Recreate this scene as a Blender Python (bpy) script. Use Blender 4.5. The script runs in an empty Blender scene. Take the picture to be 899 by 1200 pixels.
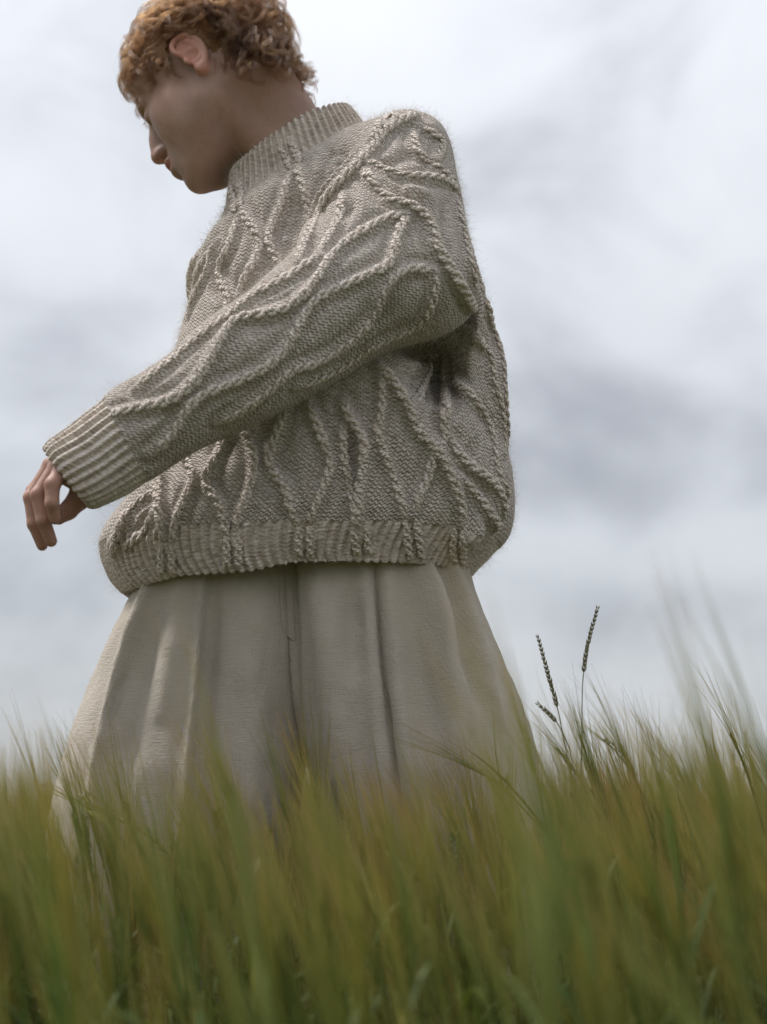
import bpy, math
import numpy as np
from mathutils import Vector, Matrix
from mathutils.bvhtree import BVHTree
from mathutils.kdtree import KDTree

rng = np.random.default_rng(11)
R = math.radians
scene = bpy.context.scene
COL = scene.collection

# ------------------------------------------------------------------ camera
CAM_Z, PITCH, FPX = 0.60, R(10.9), 2000.0        # focal length in pixels of the 899 x 1200 photograph
cam_d = bpy.data.cameras.new('camera')
cam_d.sensor_fit = 'VERTICAL'; cam_d.sensor_height = 36.0; cam_d.sensor_width = 27.0
cam_d.lens = 36.0 * FPX / 1200.0
cam_d.clip_start = 0.05; cam_d.clip_end = 3000
cam_d.dof.use_dof = True; cam_d.dof.focus_distance = 2.11; cam_d.dof.aperture_fstop = 3.4
cam = bpy.data.objects.new('camera', cam_d); COL.objects.link(cam)
cam.location = (0, 0, CAM_Z); cam.rotation_euler = (math.pi / 2 + PITCH, 0, 0)
scene.camera = cam
FWD = np.array([0, math.cos(PITCH), math.sin(PITCH)]); UPV = np.array([0, -math.sin(PITCH), math.cos(PITCH)])

def ray(px, py):
    return np.array([(px - 449.5) / FPX, 0, 0]) - UPV * ((py - 600) / FPX) + FWD
def P(px, py, Y):
    """a measured point of the photograph at the real distance Y (metres) from the camera"""
    d = ray(px, py)
    return np.array([0, 0, CAM_Z]) + d * (Y / d[1])

# ------------------------------------------------------------------ node helpers
def new_mat(name):
    m = bpy.data.materials.new(name); m.use_nodes = True
    nt = m.node_tree
    for n in list(nt.nodes): nt.nodes.remove(n)
    return m, nt
def N(nt, typ, ins=None, **kw):
    n = nt.nodes.new(typ)
    for k, v in kw.items(): setattr(n, k, v)
    for k, v in (ins or {}).items():
        s = n.inputs[k]
        if isinstance(v, bpy.types.NodeSocket): nt.links.new(v, s)
        else: s.default_value = v
    return n
def M_(nt, op, a, b=None, c=None):
    n = nt.nodes.new('ShaderNodeMath'); n.operation = op
    for i, v in enumerate((a, b, c)):
        if v is None: continue
        if isinstance(v, bpy.types.NodeSocket): nt.links.new(v, n.inputs[i])
        else: n.inputs[i].default_value = v
    return n.outputs[0]
def ramp(nt, fac, stops, interp='LINEAR'):
    n = nt.nodes.new('ShaderNodeValToRGB'); n.color_ramp.interpolation = interp
    cr = n.color_ramp
    while len(cr.elements) < len(stops): cr.elements.new(0.5)
    for e, (p, c) in zip(cr.elements, stops):
        e.position = p; e.color = (*c, 1) if len(c) == 3 else c
    nt.links.new(fac, n.inputs[0])
    return n.outputs[0]
def mixc(nt, fac, a, b, mode='MIX'):
    n = nt.nodes.new('ShaderNodeMix'); n.data_type = 'RGBA'; n.blend_type = mode
    for s, v in ((n.inputs[0], fac), (n.inputs[6], a), (n.inputs[7], b)):
        if isinstance(v, bpy.types.NodeSocket): nt.links.new(v, s)
        else: s.default_value = v if isinstance(v, (int, float)) else ((*v, 1) if len(v) == 3 else v)
    return n.outputs[2]
def principled(nt, **ins):
    b = N(nt, 'ShaderNodeBsdfPrincipled', {k.replace('_', ' '): v for k, v in ins.items()})
    o = N(nt, 'ShaderNodeOutputMaterial', {'Surface': b.outputs[0]})
    return b

# ------------------------------------------------------------------ sky: overcast
SUN_EL, SUN_AZ = R(60), R(-74)          # azimuth measured from +Y (away from the camera) towards +X
sun_dir = np.array([math.sin(SUN_AZ) * math.cos(SUN_EL), math.cos(SUN_AZ) * math.cos(SUN_EL), math.sin(SUN_EL)])
world = bpy.data.worlds.new('World'); scene.world = world; world.use_nodes = True
nt = world.node_tree
for n in list(nt.nodes): nt.nodes.remove(n)
sky = N(nt, 'ShaderNodeTexSky', sky_type='NISHITA', sun_disc=False, sun_elevation=SUN_EL, sun_rotation=SUN_AZ)
skyc = mixc(nt, 1.0, sky.outputs[0], (0.11, 0.11, 0.11), 'MULTIPLY')
tc = N(nt, 'ShaderNodeTexCoord')
mp = N(nt, 'ShaderNodeMapping', {'Vector': tc.outputs['Generated'], 'Scale': (1.0, 1.0, 1.35), 'Location': (0.35, 0.0, 0.12)})
n1 = N(nt, 'ShaderNodeTexNoise', {'Vector': mp.outputs[0], 'Scale': 6.0, 'Detail': 6.0, 'Roughness': 0.52, 'Distortion': 0.35})
n2 = N(nt, 'ShaderNodeTexNoise', {'Vector': mp.outputs[0], 'Scale': 2.2, 'Detail': 3.0, 'Roughness': 0.5})
cl = M_(nt, 'ADD', M_(nt, 'ADD', M_(nt, 'MULTIPLY', n1.outputs[0], 0.95), M_(nt, 'MULTIPLY', n2.outputs[0], 0.35)), -0.15)
# banks of cloud that hang in this part of the sky (direction, angular size, strength): real clouds of the place
def bank(px, py, sx, sz, amt):
    d = ray(px, py); d = d / np.linalg.norm(d)
    v = N(nt, 'ShaderNodeVectorMath', {0: tc.outputs['Generated'], 1: tuple(d)}, operation='SUBTRACT')
    v2 = N(nt, 'ShaderNodeVectorMath', {0: v.outputs[0], 1: (1 / sx, 1 / sx, 1 / sz)}, operation='MULTIPLY')
    l = N(nt, 'ShaderNodeVectorMath', {0: v2.outputs[0]}, operation='LENGTH')
    e = M_(nt, 'POWER', 2.718, M_(nt, 'MULTIPLY', M_(nt, 'POWER', l.outputs['Value'], 2.0), -1.0))
    return M_(nt, 'MULTIPLY', e, amt)
for b in ((800, 520, .15, .045, -.12), (800, 705, .12, .026, -.12), (860, 640, .10, .025, .14), (60, 460, .15, .03, -.07),
          (150, 660, .2, .03, .07), (640, 300, .2, .06, .07), (60, 760, .12, .025, -.05), (300, 60, .35, .08, .05), (700, 860, .16, .02, .06)):
    cl = M_(nt, 'ADD', cl, bank(*b))
clc = ramp(nt, cl, [(0.24, (0.34, 0.35, 0.375)), (0.40, (0.54, 0.555, 0.59)), (0.53, (0.71, 0.73, 0.765)), (0.72, (0.775, 0.79, 0.82))], 'B_SPLINE')
# an overcast sky is brighter overhead than towards the horizon (CIE standard overcast sky)
el_ = M_(nt, 'MAXIMUM', N(nt, 'ShaderNodeSeparateXYZ', {0: tc.outputs['Generated']}).outputs[2], 0.0)
gain = M_(nt, 'ADD', 0.275, M_(nt, 'MULTIPLY', el_, 0.52))
clc = N(nt, 'ShaderNodeVectorMath', {0: clc, 1: gain}, operation='MULTIPLY').outputs[0]
wc = mixc(nt, 0.94, skyc, clc)
bg = N(nt, 'ShaderNodeBackground', {'Color': wc, 'Strength': 1.0})
N(nt, 'ShaderNodeOutputWorld', {'Surface': bg.outputs[0]})

sd = bpy.data.lights.new('sun', 'SUN'); sd.energy = 1.5; sd.angle = R(16); sd.color = (1.0, 0.97, 0.93)
so = bpy.data.objects.new('sun', sd); COL.objects.link(so)
so.rotation_euler = Vector(-sun_dir).to_track_quat('-Z', 'Y').to_euler()

scene.view_settings.view_transform = 'Standard'; scene.view_settings.look = 'None'
scene.view_settings.exposure = 1.35; scene.view_settings.gamma = 1.0
scene.view_settings.use_curve_mapping = False
scene.render.engine = 'CYCLES'
scene.cycles.use_denoising = True
scene.cycles.max_bounces = 4; scene.cycles.use_adaptive_sampling = True; scene.cycles.adaptive_threshold = 0.02; scene.cycles.transparent_max_bounces = 8

# ------------------------------------------------------------------ mesh helpers
def link(name, data, parent=None, mats=()):
    o = bpy.data.objects.new(name, data); COL.objects.link(o)
    for m in mats: data.materials.append(m)
    if parent is not None: o.parent = parent
    return o
def tag(o, label=None, cat=None, group=None, kind=None):
    if label: o['label'] = label
    if cat: o['category'] = cat
    if group: o['group'] = group
    if kind: o['kind'] = kind
    return o
def mesh_np(name, V, F, smooth=True, uv=None, attrs=None, mat_idx=None):
    """V (n,3); F: (m,3) or (m,4) int array, or a list of such arrays"""
    Fs = F if isinstance(F, list) else [F]
    me = bpy.data.meshes.new(name)
    me.vertices.add(len(V)); me.vertices.foreach_set('co', np.asarray(V, np.float32).ravel())
    loops = np.concatenate([f.ravel() for f in Fs]).astype(np.int32)
    counts = np.concatenate([np.full(len(f), f.shape[1], np.int32) for f in Fs])
    starts = np.concatenate([[0], np.cumsum(counts)[:-1]]).astype(np.int32)
    me.loops.add(len(loops)); me.loops.foreach_set('vertex_index', loops)
    me.polygons.add(len(counts)); me.polygons.foreach_set('loop_start', starts)
    if smooth: me.polygons.foreach_set('use_smooth', np.ones(len(counts), bool))
    if mat_idx is not None: me.polygons.foreach_set('material_index', np.asarray(mat_idx, np.int32))
    if uv is not None:
        l = me.uv_layers.new(name='knit'); l.data.foreach_set('uv', np.asarray(uv, np.float32)[loops].ravel())
    for k, a in (attrs or {}).items():
        at = me.attributes.new(k, 'FLOAT', 'POINT'); at.data.foreach_set('value', np.asarray(a, np.float32))
    me.update(calc_edges=True); me.validate()
    return me
def grid_faces(nv, nu, wrap=True):
    i = np.arange(nv - 1)[:, None]; j = np.arange(nu if wrap else nu - 1)[None, :]
    a = i * nu + j; b = i * nu + (j + 1) % nu
    return np.stack([a, b, b + nu, a + nu], -1).reshape(-1, 4)
def cr(pts, t):
    """Catmull-Rom through pts at parameters t (0..n-1)"""
    pts = np.asarray(pts, float); n = len(pts); t = np.clip(np.asarray(t, float), 0, n - 1 - 1e-9)
    i = np.floor(t).astype(int); f = (t - i); f = f.reshape(f.shape + (1,) * (pts.ndim - 1))
    g = lambda k: pts[np.clip(k, 0, n - 1)]
    p0, p1, p2, p3 = g(i - 1), g(i), g(i + 1), g(i + 2)
    return 0.5 * (2 * p1 + (p2 - p0) * f + (2 * p0 - 5 * p1 + 4 * p2 - p3) * f**2 + (3 * p1 - p0 - 3 * p2 + p3) * f**3)
def resample(pts, step):
    pts = np.asarray(pts, float)
    d = cr(pts, np.linspace(0, len(pts) - 1, max(40, len(pts) * 16)))
    s = np.concatenate([[0], np.cumsum(np.linalg.norm(np.diff(d, axis=0), axis=1))])
    n = max(4, int(s[-1] / step)); q = np.linspace(0, s[-1], n)
    return np.stack([np.interp(q, s, d[:, k]) for k in range(d.shape[1])], 1), s[-1]
def unit(v): return v / np.maximum(np.linalg.norm(v, axis=-1, keepdims=True), 1e-12)
def tube_np(path, rad, sides, up=None, squash=1.0):
    """verts, quads of a tube along path with radii rad"""
    n = len(path); t = unit(np.gradient(path, axis=0))
    if up is None:
        up = np.tile([0.13, 0.21, 0.97], (n, 1)) if abs(t[:, 2]).mean() < .9 else np.tile([1., .1, 0], (n, 1))
    b = unit(np.cross(t, up)); u = np.cross(b, t)
    a = np.arange(sides) / sides * 2 * np.pi
    V = path[:, None] + rad[:, None, None] * (np.cos(a)[None, :, None] * b[:, None] + squash * np.sin(a)[None, :, None] * u[:, None])
    return V.reshape(-1, 3), grid_faces(n, sides)
# smooth value noise for organic unevenness (lattice of seeded values)
_L = np.random.default_rng(5).random((32, 32, 32)).astype(np.float32) * 2 - 1
def vnoise(p, s):
    q = np.asarray(p) * s + 100.0; i = np.floor(q).astype(int); f = q - i; f = f * f * (3 - 2 * f); i %= 32
    r = 0
    for dx in (0, 1):
        for dy in (0, 1):
            for dz in (0, 1):
                w = (f[..., 0] if dx else 1 - f[..., 0]) * (f[..., 1] if dy else 1 - f[..., 1]) * (f[..., 2] if dz else 1 - f[..., 2])
                r = r + w * _L[(i[..., 0] + dx) % 32, (i[..., 1] + dy) % 32, (i[..., 2] + dz) % 32]
    return r
#@@ MATERIALS
def wool_material(name, mode):
    m, nt = new_mat(name)
    uv = N(nt, 'ShaderNodeUVMap', uv_map='knit').outputs[0]
    tc = N(nt, 'ShaderNodeTexCoord').outputs['Object']
    jit = N(nt, 'ShaderNodeTexNoise', {'Vector': tc, 'Scale': 60.0, 'Detail': 2.0})
    sep = N(nt, 'ShaderNodeSeparateXYZ', {0: uv})
    u, v = sep.outputs[0], sep.outputs[1]
    v = M_(nt, 'ADD', v, M_(nt, 'MULTIPLY', jit.outputs[0], 0.9))
    u = M_(nt, 'ADD', u, M_(nt, 'MULTIPLY', N(nt, 'ShaderNodeSeparateXYZ', {0: jit.outputs['Color']}).outputs[1], 0.7))
    TP = 2 * math.pi
    if mode == 'purl':
        wv = M_(nt, 'MULTIPLY', M_(nt, 'SINE', M_(nt, 'MULTIPLY', u, TP)), 0.24)
        h = M_(nt, 'SINE', M_(nt, 'MULTIPLY', M_(nt, 'ADD', v, wv), TP))
        h2 = M_(nt, 'MULTIPLY', M_(nt, 'SINE', M_(nt, 'MULTIPLY', u, TP * 2)), 0.25)
        h = M_(nt, 'ADD', h, h2); dist, strn = 0.0020, 1.0
    else:
        if mode == 'cable': u = M_(nt, 'MULTIPLY', u, 1.0)
        tri = M_(nt, 'PINGPONG', u, 0.5)
        h = M_(nt, 'SINE', M_(nt, 'MULTIPLY', M_(nt, 'ADD', v, M_(nt, 'MULTIPLY', tri, 1.2)), TP)); dist, strn = 0.0010, 0.9
        if mode == 'rib':            # columns of stitches with hollows between them
            u2 = M_(nt, 'ADD', sep.outputs[0], M_(nt, 'MULTIPLY', M_(nt, 'SUBTRACT', jit.outputs[0], 0.5), 0.35))
            h = M_(nt, 'ADD', M_(nt, 'MULTIPLY', M_(nt, 'COSINE', M_(nt, 'MULTIPLY', u2, TP)), 1.6), M_(nt, 'MULTIPLY', h, 0.30)); dist = 0.0015
    fn = N(nt, 'ShaderNodeTexNoise', {'Vector': tc, 'Scale': 900.0, 'Detail': 3.0, 'Roughness': 0.7})
    h = M_(nt, 'ADD', h, M_(nt, 'MULTIPLY', fn.outputs[0], 1.3))
    bump = N(nt, 'ShaderNodeBump', {'Height': h, 'Distance': dist, 'Strength': strn})
    # marled oatmeal wool, darker and lighter fibres; fleck contrast also paints shade between stitches
    st = N(nt, 'ShaderNodeMapping', {'Vector': uv, 'Scale': (0.55, 1.5, 1.0)})
    ma = N(nt, 'ShaderNodeTexNoise', {'Vector': st.outputs[0], 'Scale': 1.3, 'Detail': 4.0, 'Roughness': 0.75})
    col = ramp(nt, ma.outputs[0], [(0.30, (0.24, 0.17, 0.13)), (0.42, (0.545, 0.455, 0.392)), (0.52, (0.765, 0.67, 0.60)), (0.63, (0.91, 0.85, 0.80))])
    big = N(nt, 'ShaderNodeTexNoise', {'Vector': tc, 'Scale': 9.0, 'Detail': 3.0})
    col = mixc(nt, 1.0, col, ramp(nt, big.outputs[0], [(0.3, (0.90, 0.88, 0.85)), (0.7, (1, 1, 1))]), 'MULTIPLY')
    principled(nt, Base_Color=col, Roughness=0.95, Specular_IOR_Level=0.15, Sheen_Weight=0.25, Sheen_Roughness=0.5, Normal=bump.outputs[0])
    return m
MAT_PURL = wool_material('oatmeal_wool_purl', 'purl')
MAT_RIB = wool_material('oatmeal_wool_rib', 'rib')
MAT_CABLE = wool_material('oatmeal_wool_cable', 'cable')

def fuzz_material():
    m, nt = new_mat('wool_fibre')
    b = N(nt, 'ShaderNodeBsdfPrincipled', {'Base Color': (0.68, 0.61, 0.52, 1), 'Roughness': 0.9})
    N(nt, 'ShaderNodeOutputMaterial', {'Surface': b.outputs[0]})
    return m
MAT_FUZZ = fuzz_material()

def trouser_material():
    m, nt = new_mat('cream_wool_linen')
    uv = N(nt, 'ShaderNodeUVMap', uv_map='knit').outputs[0]
    tc = N(nt, 'ShaderNodeTexCoord').outputs['Object']
    s1 = N(nt, 'ShaderNodeMapping', {'Vector': uv, 'Scale': (520, 60, 1)}); s2 = N(nt, 'ShaderNodeMapping', {'Vector': uv, 'Scale': (60, 520, 1)})
    a = N(nt, 'ShaderNodeTexNoise', {'Vector': s1.outputs[0], 'Scale': 1.0, 'Detail': 3.0})
    c = N(nt, 'ShaderNodeTexNoise', {'Vector': s2.outputs[0], 'Scale': 1.0, 'Detail': 3.0})
    f = N(nt, 'ShaderNodeTexNoise', {'Vector': tc, 'Scale': 190.0, 'Detail': 5.0, 'Roughness': 0.75})
    h = M_(nt, 'ADD', M_(nt, 'ADD', a.outputs[0], M_(nt, 'MULTIPLY', c.outputs[0], 1.0)), f.outputs[0])
    bump = N(nt, 'ShaderNodeBump', {'Height': h, 'Distance': 0.0017, 'Strength': 0.7})
    col = ramp(nt, c.outputs[0], [(0.2, (0.40, 0.35, 0.295)), (0.8, (0.45, 0.40, 0.34))])
    g = N(nt, 'ShaderNodeTexNoise', {'Vector': tc, 'Scale': 14.0, 'Detail': 4.0})
    col = mixc(nt, 1.0, col, ramp(nt, g.outputs[0], [(0.3, (0.92, 0.91, 0.89)), (0.7, (1, 1, 1))]), 'MULTIPLY')
    principled(nt, Base_Color=col, Roughness=0.9, Specular_IOR_Level=0.2, Sheen_Weight=0.2, Normal=bump.outputs[0])
    return m
MAT_TROUSER = trouser_material()

def skin_material():
    m, nt = new_mat('skin')
    tc = N(nt, 'ShaderNodeTexCoord').outputs['Object']
    big = N(nt, 'ShaderNodeTexNoise', {'Vector': tc, 'Scale': 26.0, 'Detail': 4.0})
    col = ramp(nt, big.outputs[0], [(0.3, (0.275, 0.162, 0.122)), (0.7, (0.35, 0.218, 0.166))])
    fr = N(nt, 'ShaderNodeTexNoise', {'Vector': tc, 'Scale': 240.0, 'Detail': 2.0, 'Roughness': 0.6})
    frm = ramp(nt, fr.outputs[0], [(0.60, (0, 0, 0)), (0.72, (1, 1, 1))])
    col = mixc(nt, M_(nt, 'MULTIPLY', frm, 0.5), col, (0.28, 0.125, 0.065))
    lip = N(nt, 'ShaderNodeAttribute', attribute_name='lip').outputs['Fac']
    red = N(nt, 'ShaderNodeAttribute', attribute_name='red').outputs['Fac']
    col = mixc(nt, M_(nt, 'MULTIPLY', red, 0.5), col, (0.50, 0.19, 0.13))
    col = mixc(nt, M_(nt, 'MULTIPLY', lip, 0.8), col, (0.40, 0.13, 0.12))
    po = N(nt, 'ShaderNodeTexNoise', {'Vector': tc, 'Scale': 700.0, 'Detail': 3.0})
    bump = N(nt, 'ShaderNodeBump', {'Height': po.outputs[0], 'Distance': 0.0008, 'Strength': 0.6})
    principled(nt, Base_Color=col, Roughness=0.5, Specular_IOR_Level=0.35, Subsurface_Weight=0.18, Subsurface_Radius=(1.0, 0.4, 0.2), Subsurface_Scale=0.004, Normal=bump.outputs[0])
    return m
MAT_SKIN = skin_material()

def hair_material(name, c1, c2):
    m, nt = new_mat(name)
    hi = N(nt, 'ShaderNodeHairInfo')
    col = ramp(nt, hi.outputs['Random'], [(0.0, c1), (1.0, c2)])
    b = N(nt, 'ShaderNodeBsdfHairPrincipled', {'Color': col, 'Roughness': 0.38, 'Radial Roughness': 0.5}, parametrization='COLOR')
    N(nt, 'ShaderNodeOutputMaterial', {'Surface': b.outputs[0]})
    return m
MAT_HAIR = hair_material('copper_hair', (0.012, 0.0038, 0.0011), (0.052, 0.0205, 0.0062))
MAT_BROW = hair_material('brow_hair', (0.012, 0.006, 0.003), (0.04, 0.018, 0.008))

def plant_material(name, stops, rough=0.6, trans=0.25, attr='h'):
    m, nt = new_mat(name)
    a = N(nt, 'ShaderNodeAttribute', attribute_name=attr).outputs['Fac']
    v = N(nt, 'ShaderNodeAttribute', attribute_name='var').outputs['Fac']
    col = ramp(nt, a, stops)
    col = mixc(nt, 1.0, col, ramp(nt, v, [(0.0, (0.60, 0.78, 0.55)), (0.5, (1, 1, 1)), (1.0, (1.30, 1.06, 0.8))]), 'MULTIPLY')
    b = N(nt, 'ShaderNodeBsdfPrincipled', {'Base Color': col, 'Roughness': rough, 'Specular IOR Level': 0.3})
    t = N(nt, 'ShaderNodeBsdfTranslucent', {'Color': col})
    mx = N(nt, 'ShaderNodeMixShader', {0: trans, 1: b.outputs[0], 2: t.outputs[0]})
    N(nt, 'ShaderNodeOutputMaterial', {'Surface': mx.outputs[0]})
    return m
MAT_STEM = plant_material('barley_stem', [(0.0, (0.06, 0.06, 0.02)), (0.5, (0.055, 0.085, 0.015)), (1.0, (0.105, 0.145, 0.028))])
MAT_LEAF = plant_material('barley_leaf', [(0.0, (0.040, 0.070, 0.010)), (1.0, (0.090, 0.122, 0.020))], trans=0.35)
MAT_EAR = plant_material('barley_ear', [(0.0, (0.13, 0.18, 0.04)), (1.0, (0.23, 0.24, 0.06))])
MAT_AWN = plant_material('barley_awn', [(0.0, (0.145, 0.185, 0.035)), (0.45, (0.24, 0.24, 0.055)), (1.0, (0.38, 0.26, 0.105))], trans=0.3)
MAT_WILD = plant_material('wild_grass', [(0.0, (0.14, 0.17, 0.06)), (1.0, (0.25, 0.21, 0.11))])
#@@ GROUND
m, nt = new_mat('field_soil')
tcn = N(nt, 'ShaderNodeTexCoord').outputs['Object']
a = N(nt, 'ShaderNodeTexNoise', {'Vector': tcn, 'Scale': 9.0, 'Detail': 8.0})
far = N(nt, 'ShaderNodeTexNoise', {'Vector': tcn, 'Scale': 0.06, 'Detail': 5.0})
c0 = ramp(nt, a.outputs[0], [(0.3, (0.035, 0.03, 0.018)), (0.7, (0.075, 0.075, 0.03))])
c0 = mixc(nt, ramp(nt, far.outputs[0], [(0.35, (0.2, 0.2, 0.2)), (0.65, (0.7, 0.7, 0.7))]), c0, (0.10, 0.12, 0.04))
bmp = N(nt, 'ShaderNodeBump', {'Height': a.outputs[0], 'Distance': 0.04})
principled(nt, Base_Color=c0, Roughness=1.0, Normal=bmp.outputs[0])
MAT_SOIL = m
gx = np.concatenate([[-2500, -400, -90], np.linspace(-30, 30, 61), [90, 400, 2500]])
gy = np.concatenate([[-400, -60], np.linspace(-8, 60, 69), [150, 500, 2500]])
GX, GY = np.meshgrid(gx, gy)
GV = np.stack([GX, GY, 0.02 * vnoise(np.stack([GX, GY, 0 * GX], -1), 0.7)], -1)
ground = link('ground', mesh_np('ground', GV.reshape(-1, 3), grid_faces(len(gy), len(gx), False)), None, [MAT_SOIL])
tag(ground, 'dark soil of the barley field', 'ground', kind='structure')
#@@ PERSON
# ================================================================== the body: one implicit surface
HEAD_PITCH, HEAD_YAW, HEAD_ROLL = R(31), R(24), R(4)
HSC = 1.06                                     # size of the head
HC = P(251, 104, 2.16)
def head_axes():
    f = np.array([-math.cos(HEAD_PITCH) * math.cos(HEAD_YAW), math.cos(HEAD_PITCH) * math.sin(HEAD_YAW), -math.sin(HEAD_PITCH)])
    u = np.array([-math.sin(HEAD_PITCH) * math.cos(HEAD_YAW), math.sin(HEAD_PITCH) * math.sin(HEAD_YAW), math.cos(HEAD_PITCH)])
    s = np.cross(u, f)
    c, n = math.cos(HEAD_ROLL), math.sin(HEAD_ROLL)
    return f, s * c + u * n, u * c - s * n
HF, HS, HU = head_axes()
HM = np.stack([HF, HS, HU])                   # rows: local axes (forward, towards the near ear, up)
def HW(f, s, u): return HC + (np.array([f, s, u]) / 1000.0 * HSC) @ HM

def axis(lo, hi, coarse, fines):
    """grid coordinates from lo to hi with finer steps inside the given intervals"""
    out = [lo]
    while out[-1] < hi:
        x = out[-1]; st = coarse
        for a_, b_, s_ in fines:
            if a_ - 1e-6 <= x < b_: st = min(st, s_)
            elif x < a_ and x + st > a_: st = min(st, max(a_ - x, s_))
        out.append(x + st)
    return np.array(out, np.float32)
HAND = P(62, 590, 1.925)
xs = axis(-0.50, 0.30, 0.009, [(HAND[0] - .05, HAND[0] + .055, .0014), (HC[0] - .15, HC[0] + .15, .0023)])
ys = axis(1.82, 2.48, 0.009, [(1.875, 2.0, .0016), (HC[1] - .13, HC[1] + .10, .0023)])
zs = axis(-0.01, 1.76, 0.010, [(HAND[2] - .075, HAND[2] + .06, .0014), (HC[2] - .15, HC[2] + .15, .0023)])
FIELD = np.full((len(xs), len(ys), len(zs)), 0.06, np.float32)
def box_of(lo, hi):
    sl = []
    for ax, a_, b_ in zip((xs, ys, zs), lo, hi):
        sl.append(slice(int(np.searchsorted(ax, a_)), int(np.searchsorted(ax, b_))))
    return tuple(sl)
def pts(sl):
    return np.stack(np.meshgrid(xs[sl[0]], ys[sl[1]], zs[sl[2]], indexing='ij'), -1)
def smin(a_, b_, k):
    h = np.maximum(k - np.abs(a_ - b_), 0) / k
    return np.minimum(a_, b_) - h * h * k * 0.25
def put(sl, d, k, sub=False):
    FIELD[sl] = smin(FIELD[sl], d, k) if not sub else -smin(-FIELD[sl], d, k)
def capsule(a_, b_, ra, rb, k, sub=False):
    a_ = np.asarray(a_, np.float32); b_ = np.asarray(b_, np.float32); m_ = max(ra, rb) + max(0.012, k)
    sl = box_of(np.minimum(a_, b_) - m_, np.maximum(a_, b_) + m_); p = pts(sl)
    if p.size == 0: return
    ab = b_ - a_; t = np.clip(((p - a_) @ ab) / max(float(ab @ ab), 1e-9), 0, 1)
    d = np.linalg.norm(p - a_ - t[..., None] * ab, axis=-1) - (ra + (rb - ra) * t)
    put(sl, d.astype(np.float32), k, sub)
def ell(c, r, k, axes=np.eye(3), sub=False):
    c = np.asarray(c, np.float32); r = np.asarray(r, np.float32); axes = np.asarray(axes, np.float32)
    ext = np.sqrt(((axes * r[:, None]) ** 2).sum(0)) + max(0.010, k)
    sl = box_of(c - ext, c + ext); p = pts(sl)
    if p.size == 0: return
    q = (p - c) @ axes.T
    k0 = np.linalg.norm(q / r, axis=-1); k1 = np.linalg.norm(q / (r * r), axis=-1)
    put(sl, (k0 * (k0 - 1) / np.maximum(k1, 1e-6)).astype(np.float32), k, sub)
def hell(c, r, k, sub=False, axes=None): ell(HW(*c), np.array(r) / 1000 * HSC, k / 1000, HM if axes is None else axes @ HM, sub)
def hcap(a_, b_, ra, rb, k, sub=False): capsule(HW(*a_), HW(*b_), ra / 1000 * HSC, rb / 1000 * HSC, k / 1000, sub)

# head: cranium, face, jaw
hell((-12, 0, 42), (96, 73, 80), 5)
hell((38, 0, 40), (52, 60, 52), 25)
hell((44, 0, -18), (44, 55, 58), 25)
for s in (-1, 1):
    hell((50, 40 * s, -16), (27, 20, 20), 22)              # cheekbone
    hell((46, 36 * s, -46), (32, 22, 34), 28)              # cheek
    hell((16, 47 * s, -38), (28, 15, 34), 28)              # jaw muscle
    hcap((4, 48 * s, -50), (58, 25 * s, -96), 15, 14, 28)  # jaw
    hell((84, 22 * s, 20), (11, 22, 8), 12)                # brow
hell((76, 0, -100), (17, 20, 15), 20)                      # chin
hell((74, 0, -62), (24, 27, 28), 16)                       # muzzle
hell((40, 0, -80), (45, 38, 24), 25)                       # floor of the mouth
for s in (-1, 1):
    hell((99, 32 * s, 2), (17, 17, 13), 12, sub=True)      # eye socket
    hell((78, 31 * s, 1), (13, 14, 13), 3)                 # eyeball under lowered lid
    hell((88, 32 * s, -7), (5, 15, 1.6), 2.5, sub=True)    # lash line
hell((90, 0, -16), (22, 11, 30), 10)
hcap((89, 0, 16), (107, 0, -24), 6.5, 7, 12)                 # nose bridge
hell((109, 0, -29), (9, 8.5, 8), 8)
for s in (-1, 1):
    hell((100, 11 * s, -33), (9, 5.5, 6.8), 6)
    hell((104, 7 * s, -41), (6, 3.6, 6), 2, sub=True)
hell((96, 0, -57), (9, 22, 6), 6)                          # lips
hell((93, 0, -70), (10, 19, 7.5), 6)
hell((104, 0, -63.5), (12, 24, 1.6), 2, sub=True)
hell((97, 0, -83), (7, 16, 6), 8, sub=True)
# near and far ear
EAR = np.array([[math.cos(R(-14)), 0, math.sin(R(-14))], [0, 1, 0], [-math.sin(R(-14)), 0, math.cos(R(-14))]])
for s in (-1, 1):
    fl = R(24) * s                                          # ears stand off the skull
    A = np.array([[math.cos(fl), math.sin(fl), 0], [-math.sin(fl), math.cos(fl), 0], [0, 0, 1]]) @ EAR
    base = np.array([-13, 73 * s, 0.0])
    def E(x, y, z): return base + np.array([x, y * s, z]) @ A
    hell(E(-3, 0, 4), (15, 4.5, 27), 4, axes=A)
    hell(E(2, 0, -24), (8, 4.5, 9), 4, axes=A)
    rim = [(10, 2, 8), (13, 3, 18), (9, 4, 28), (-1, 5, 33), (-11, 6, 30), (-18, 6.5, 20), (-20, 6, 6), (-16, 5, -8), (-9, 4, -19), (-1, 3, -27)]
    rr = resample(rim, 4)[0]
    for i in range(len(rr) - 1): hcap(E(*rr[i]), E(*rr[i + 1]), 3.3, 3.3, 2)
    hell(E(-2, 5.5, 19), (9, 3, 8), 3, sub=True, axes=A)     # fossa
    ah = resample([(-8, 4, 22), (-13, 4.5, 8), (-9, 4, -8), (0, 4, -14)], 4)[0]
    for i in range(len(ah) - 1): hcap(E(*ah[i]), E(*ah[i + 1]), 3.0, 3.0, 2.5)
    hell(E(0, 6.5, -2), (8.5, 7, 10), 2.5, sub=True, axes=A)   # concha
    hell(E(10, 2, -6), (4, 3.5, 6), 3, axes=A)                 # tragus
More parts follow.
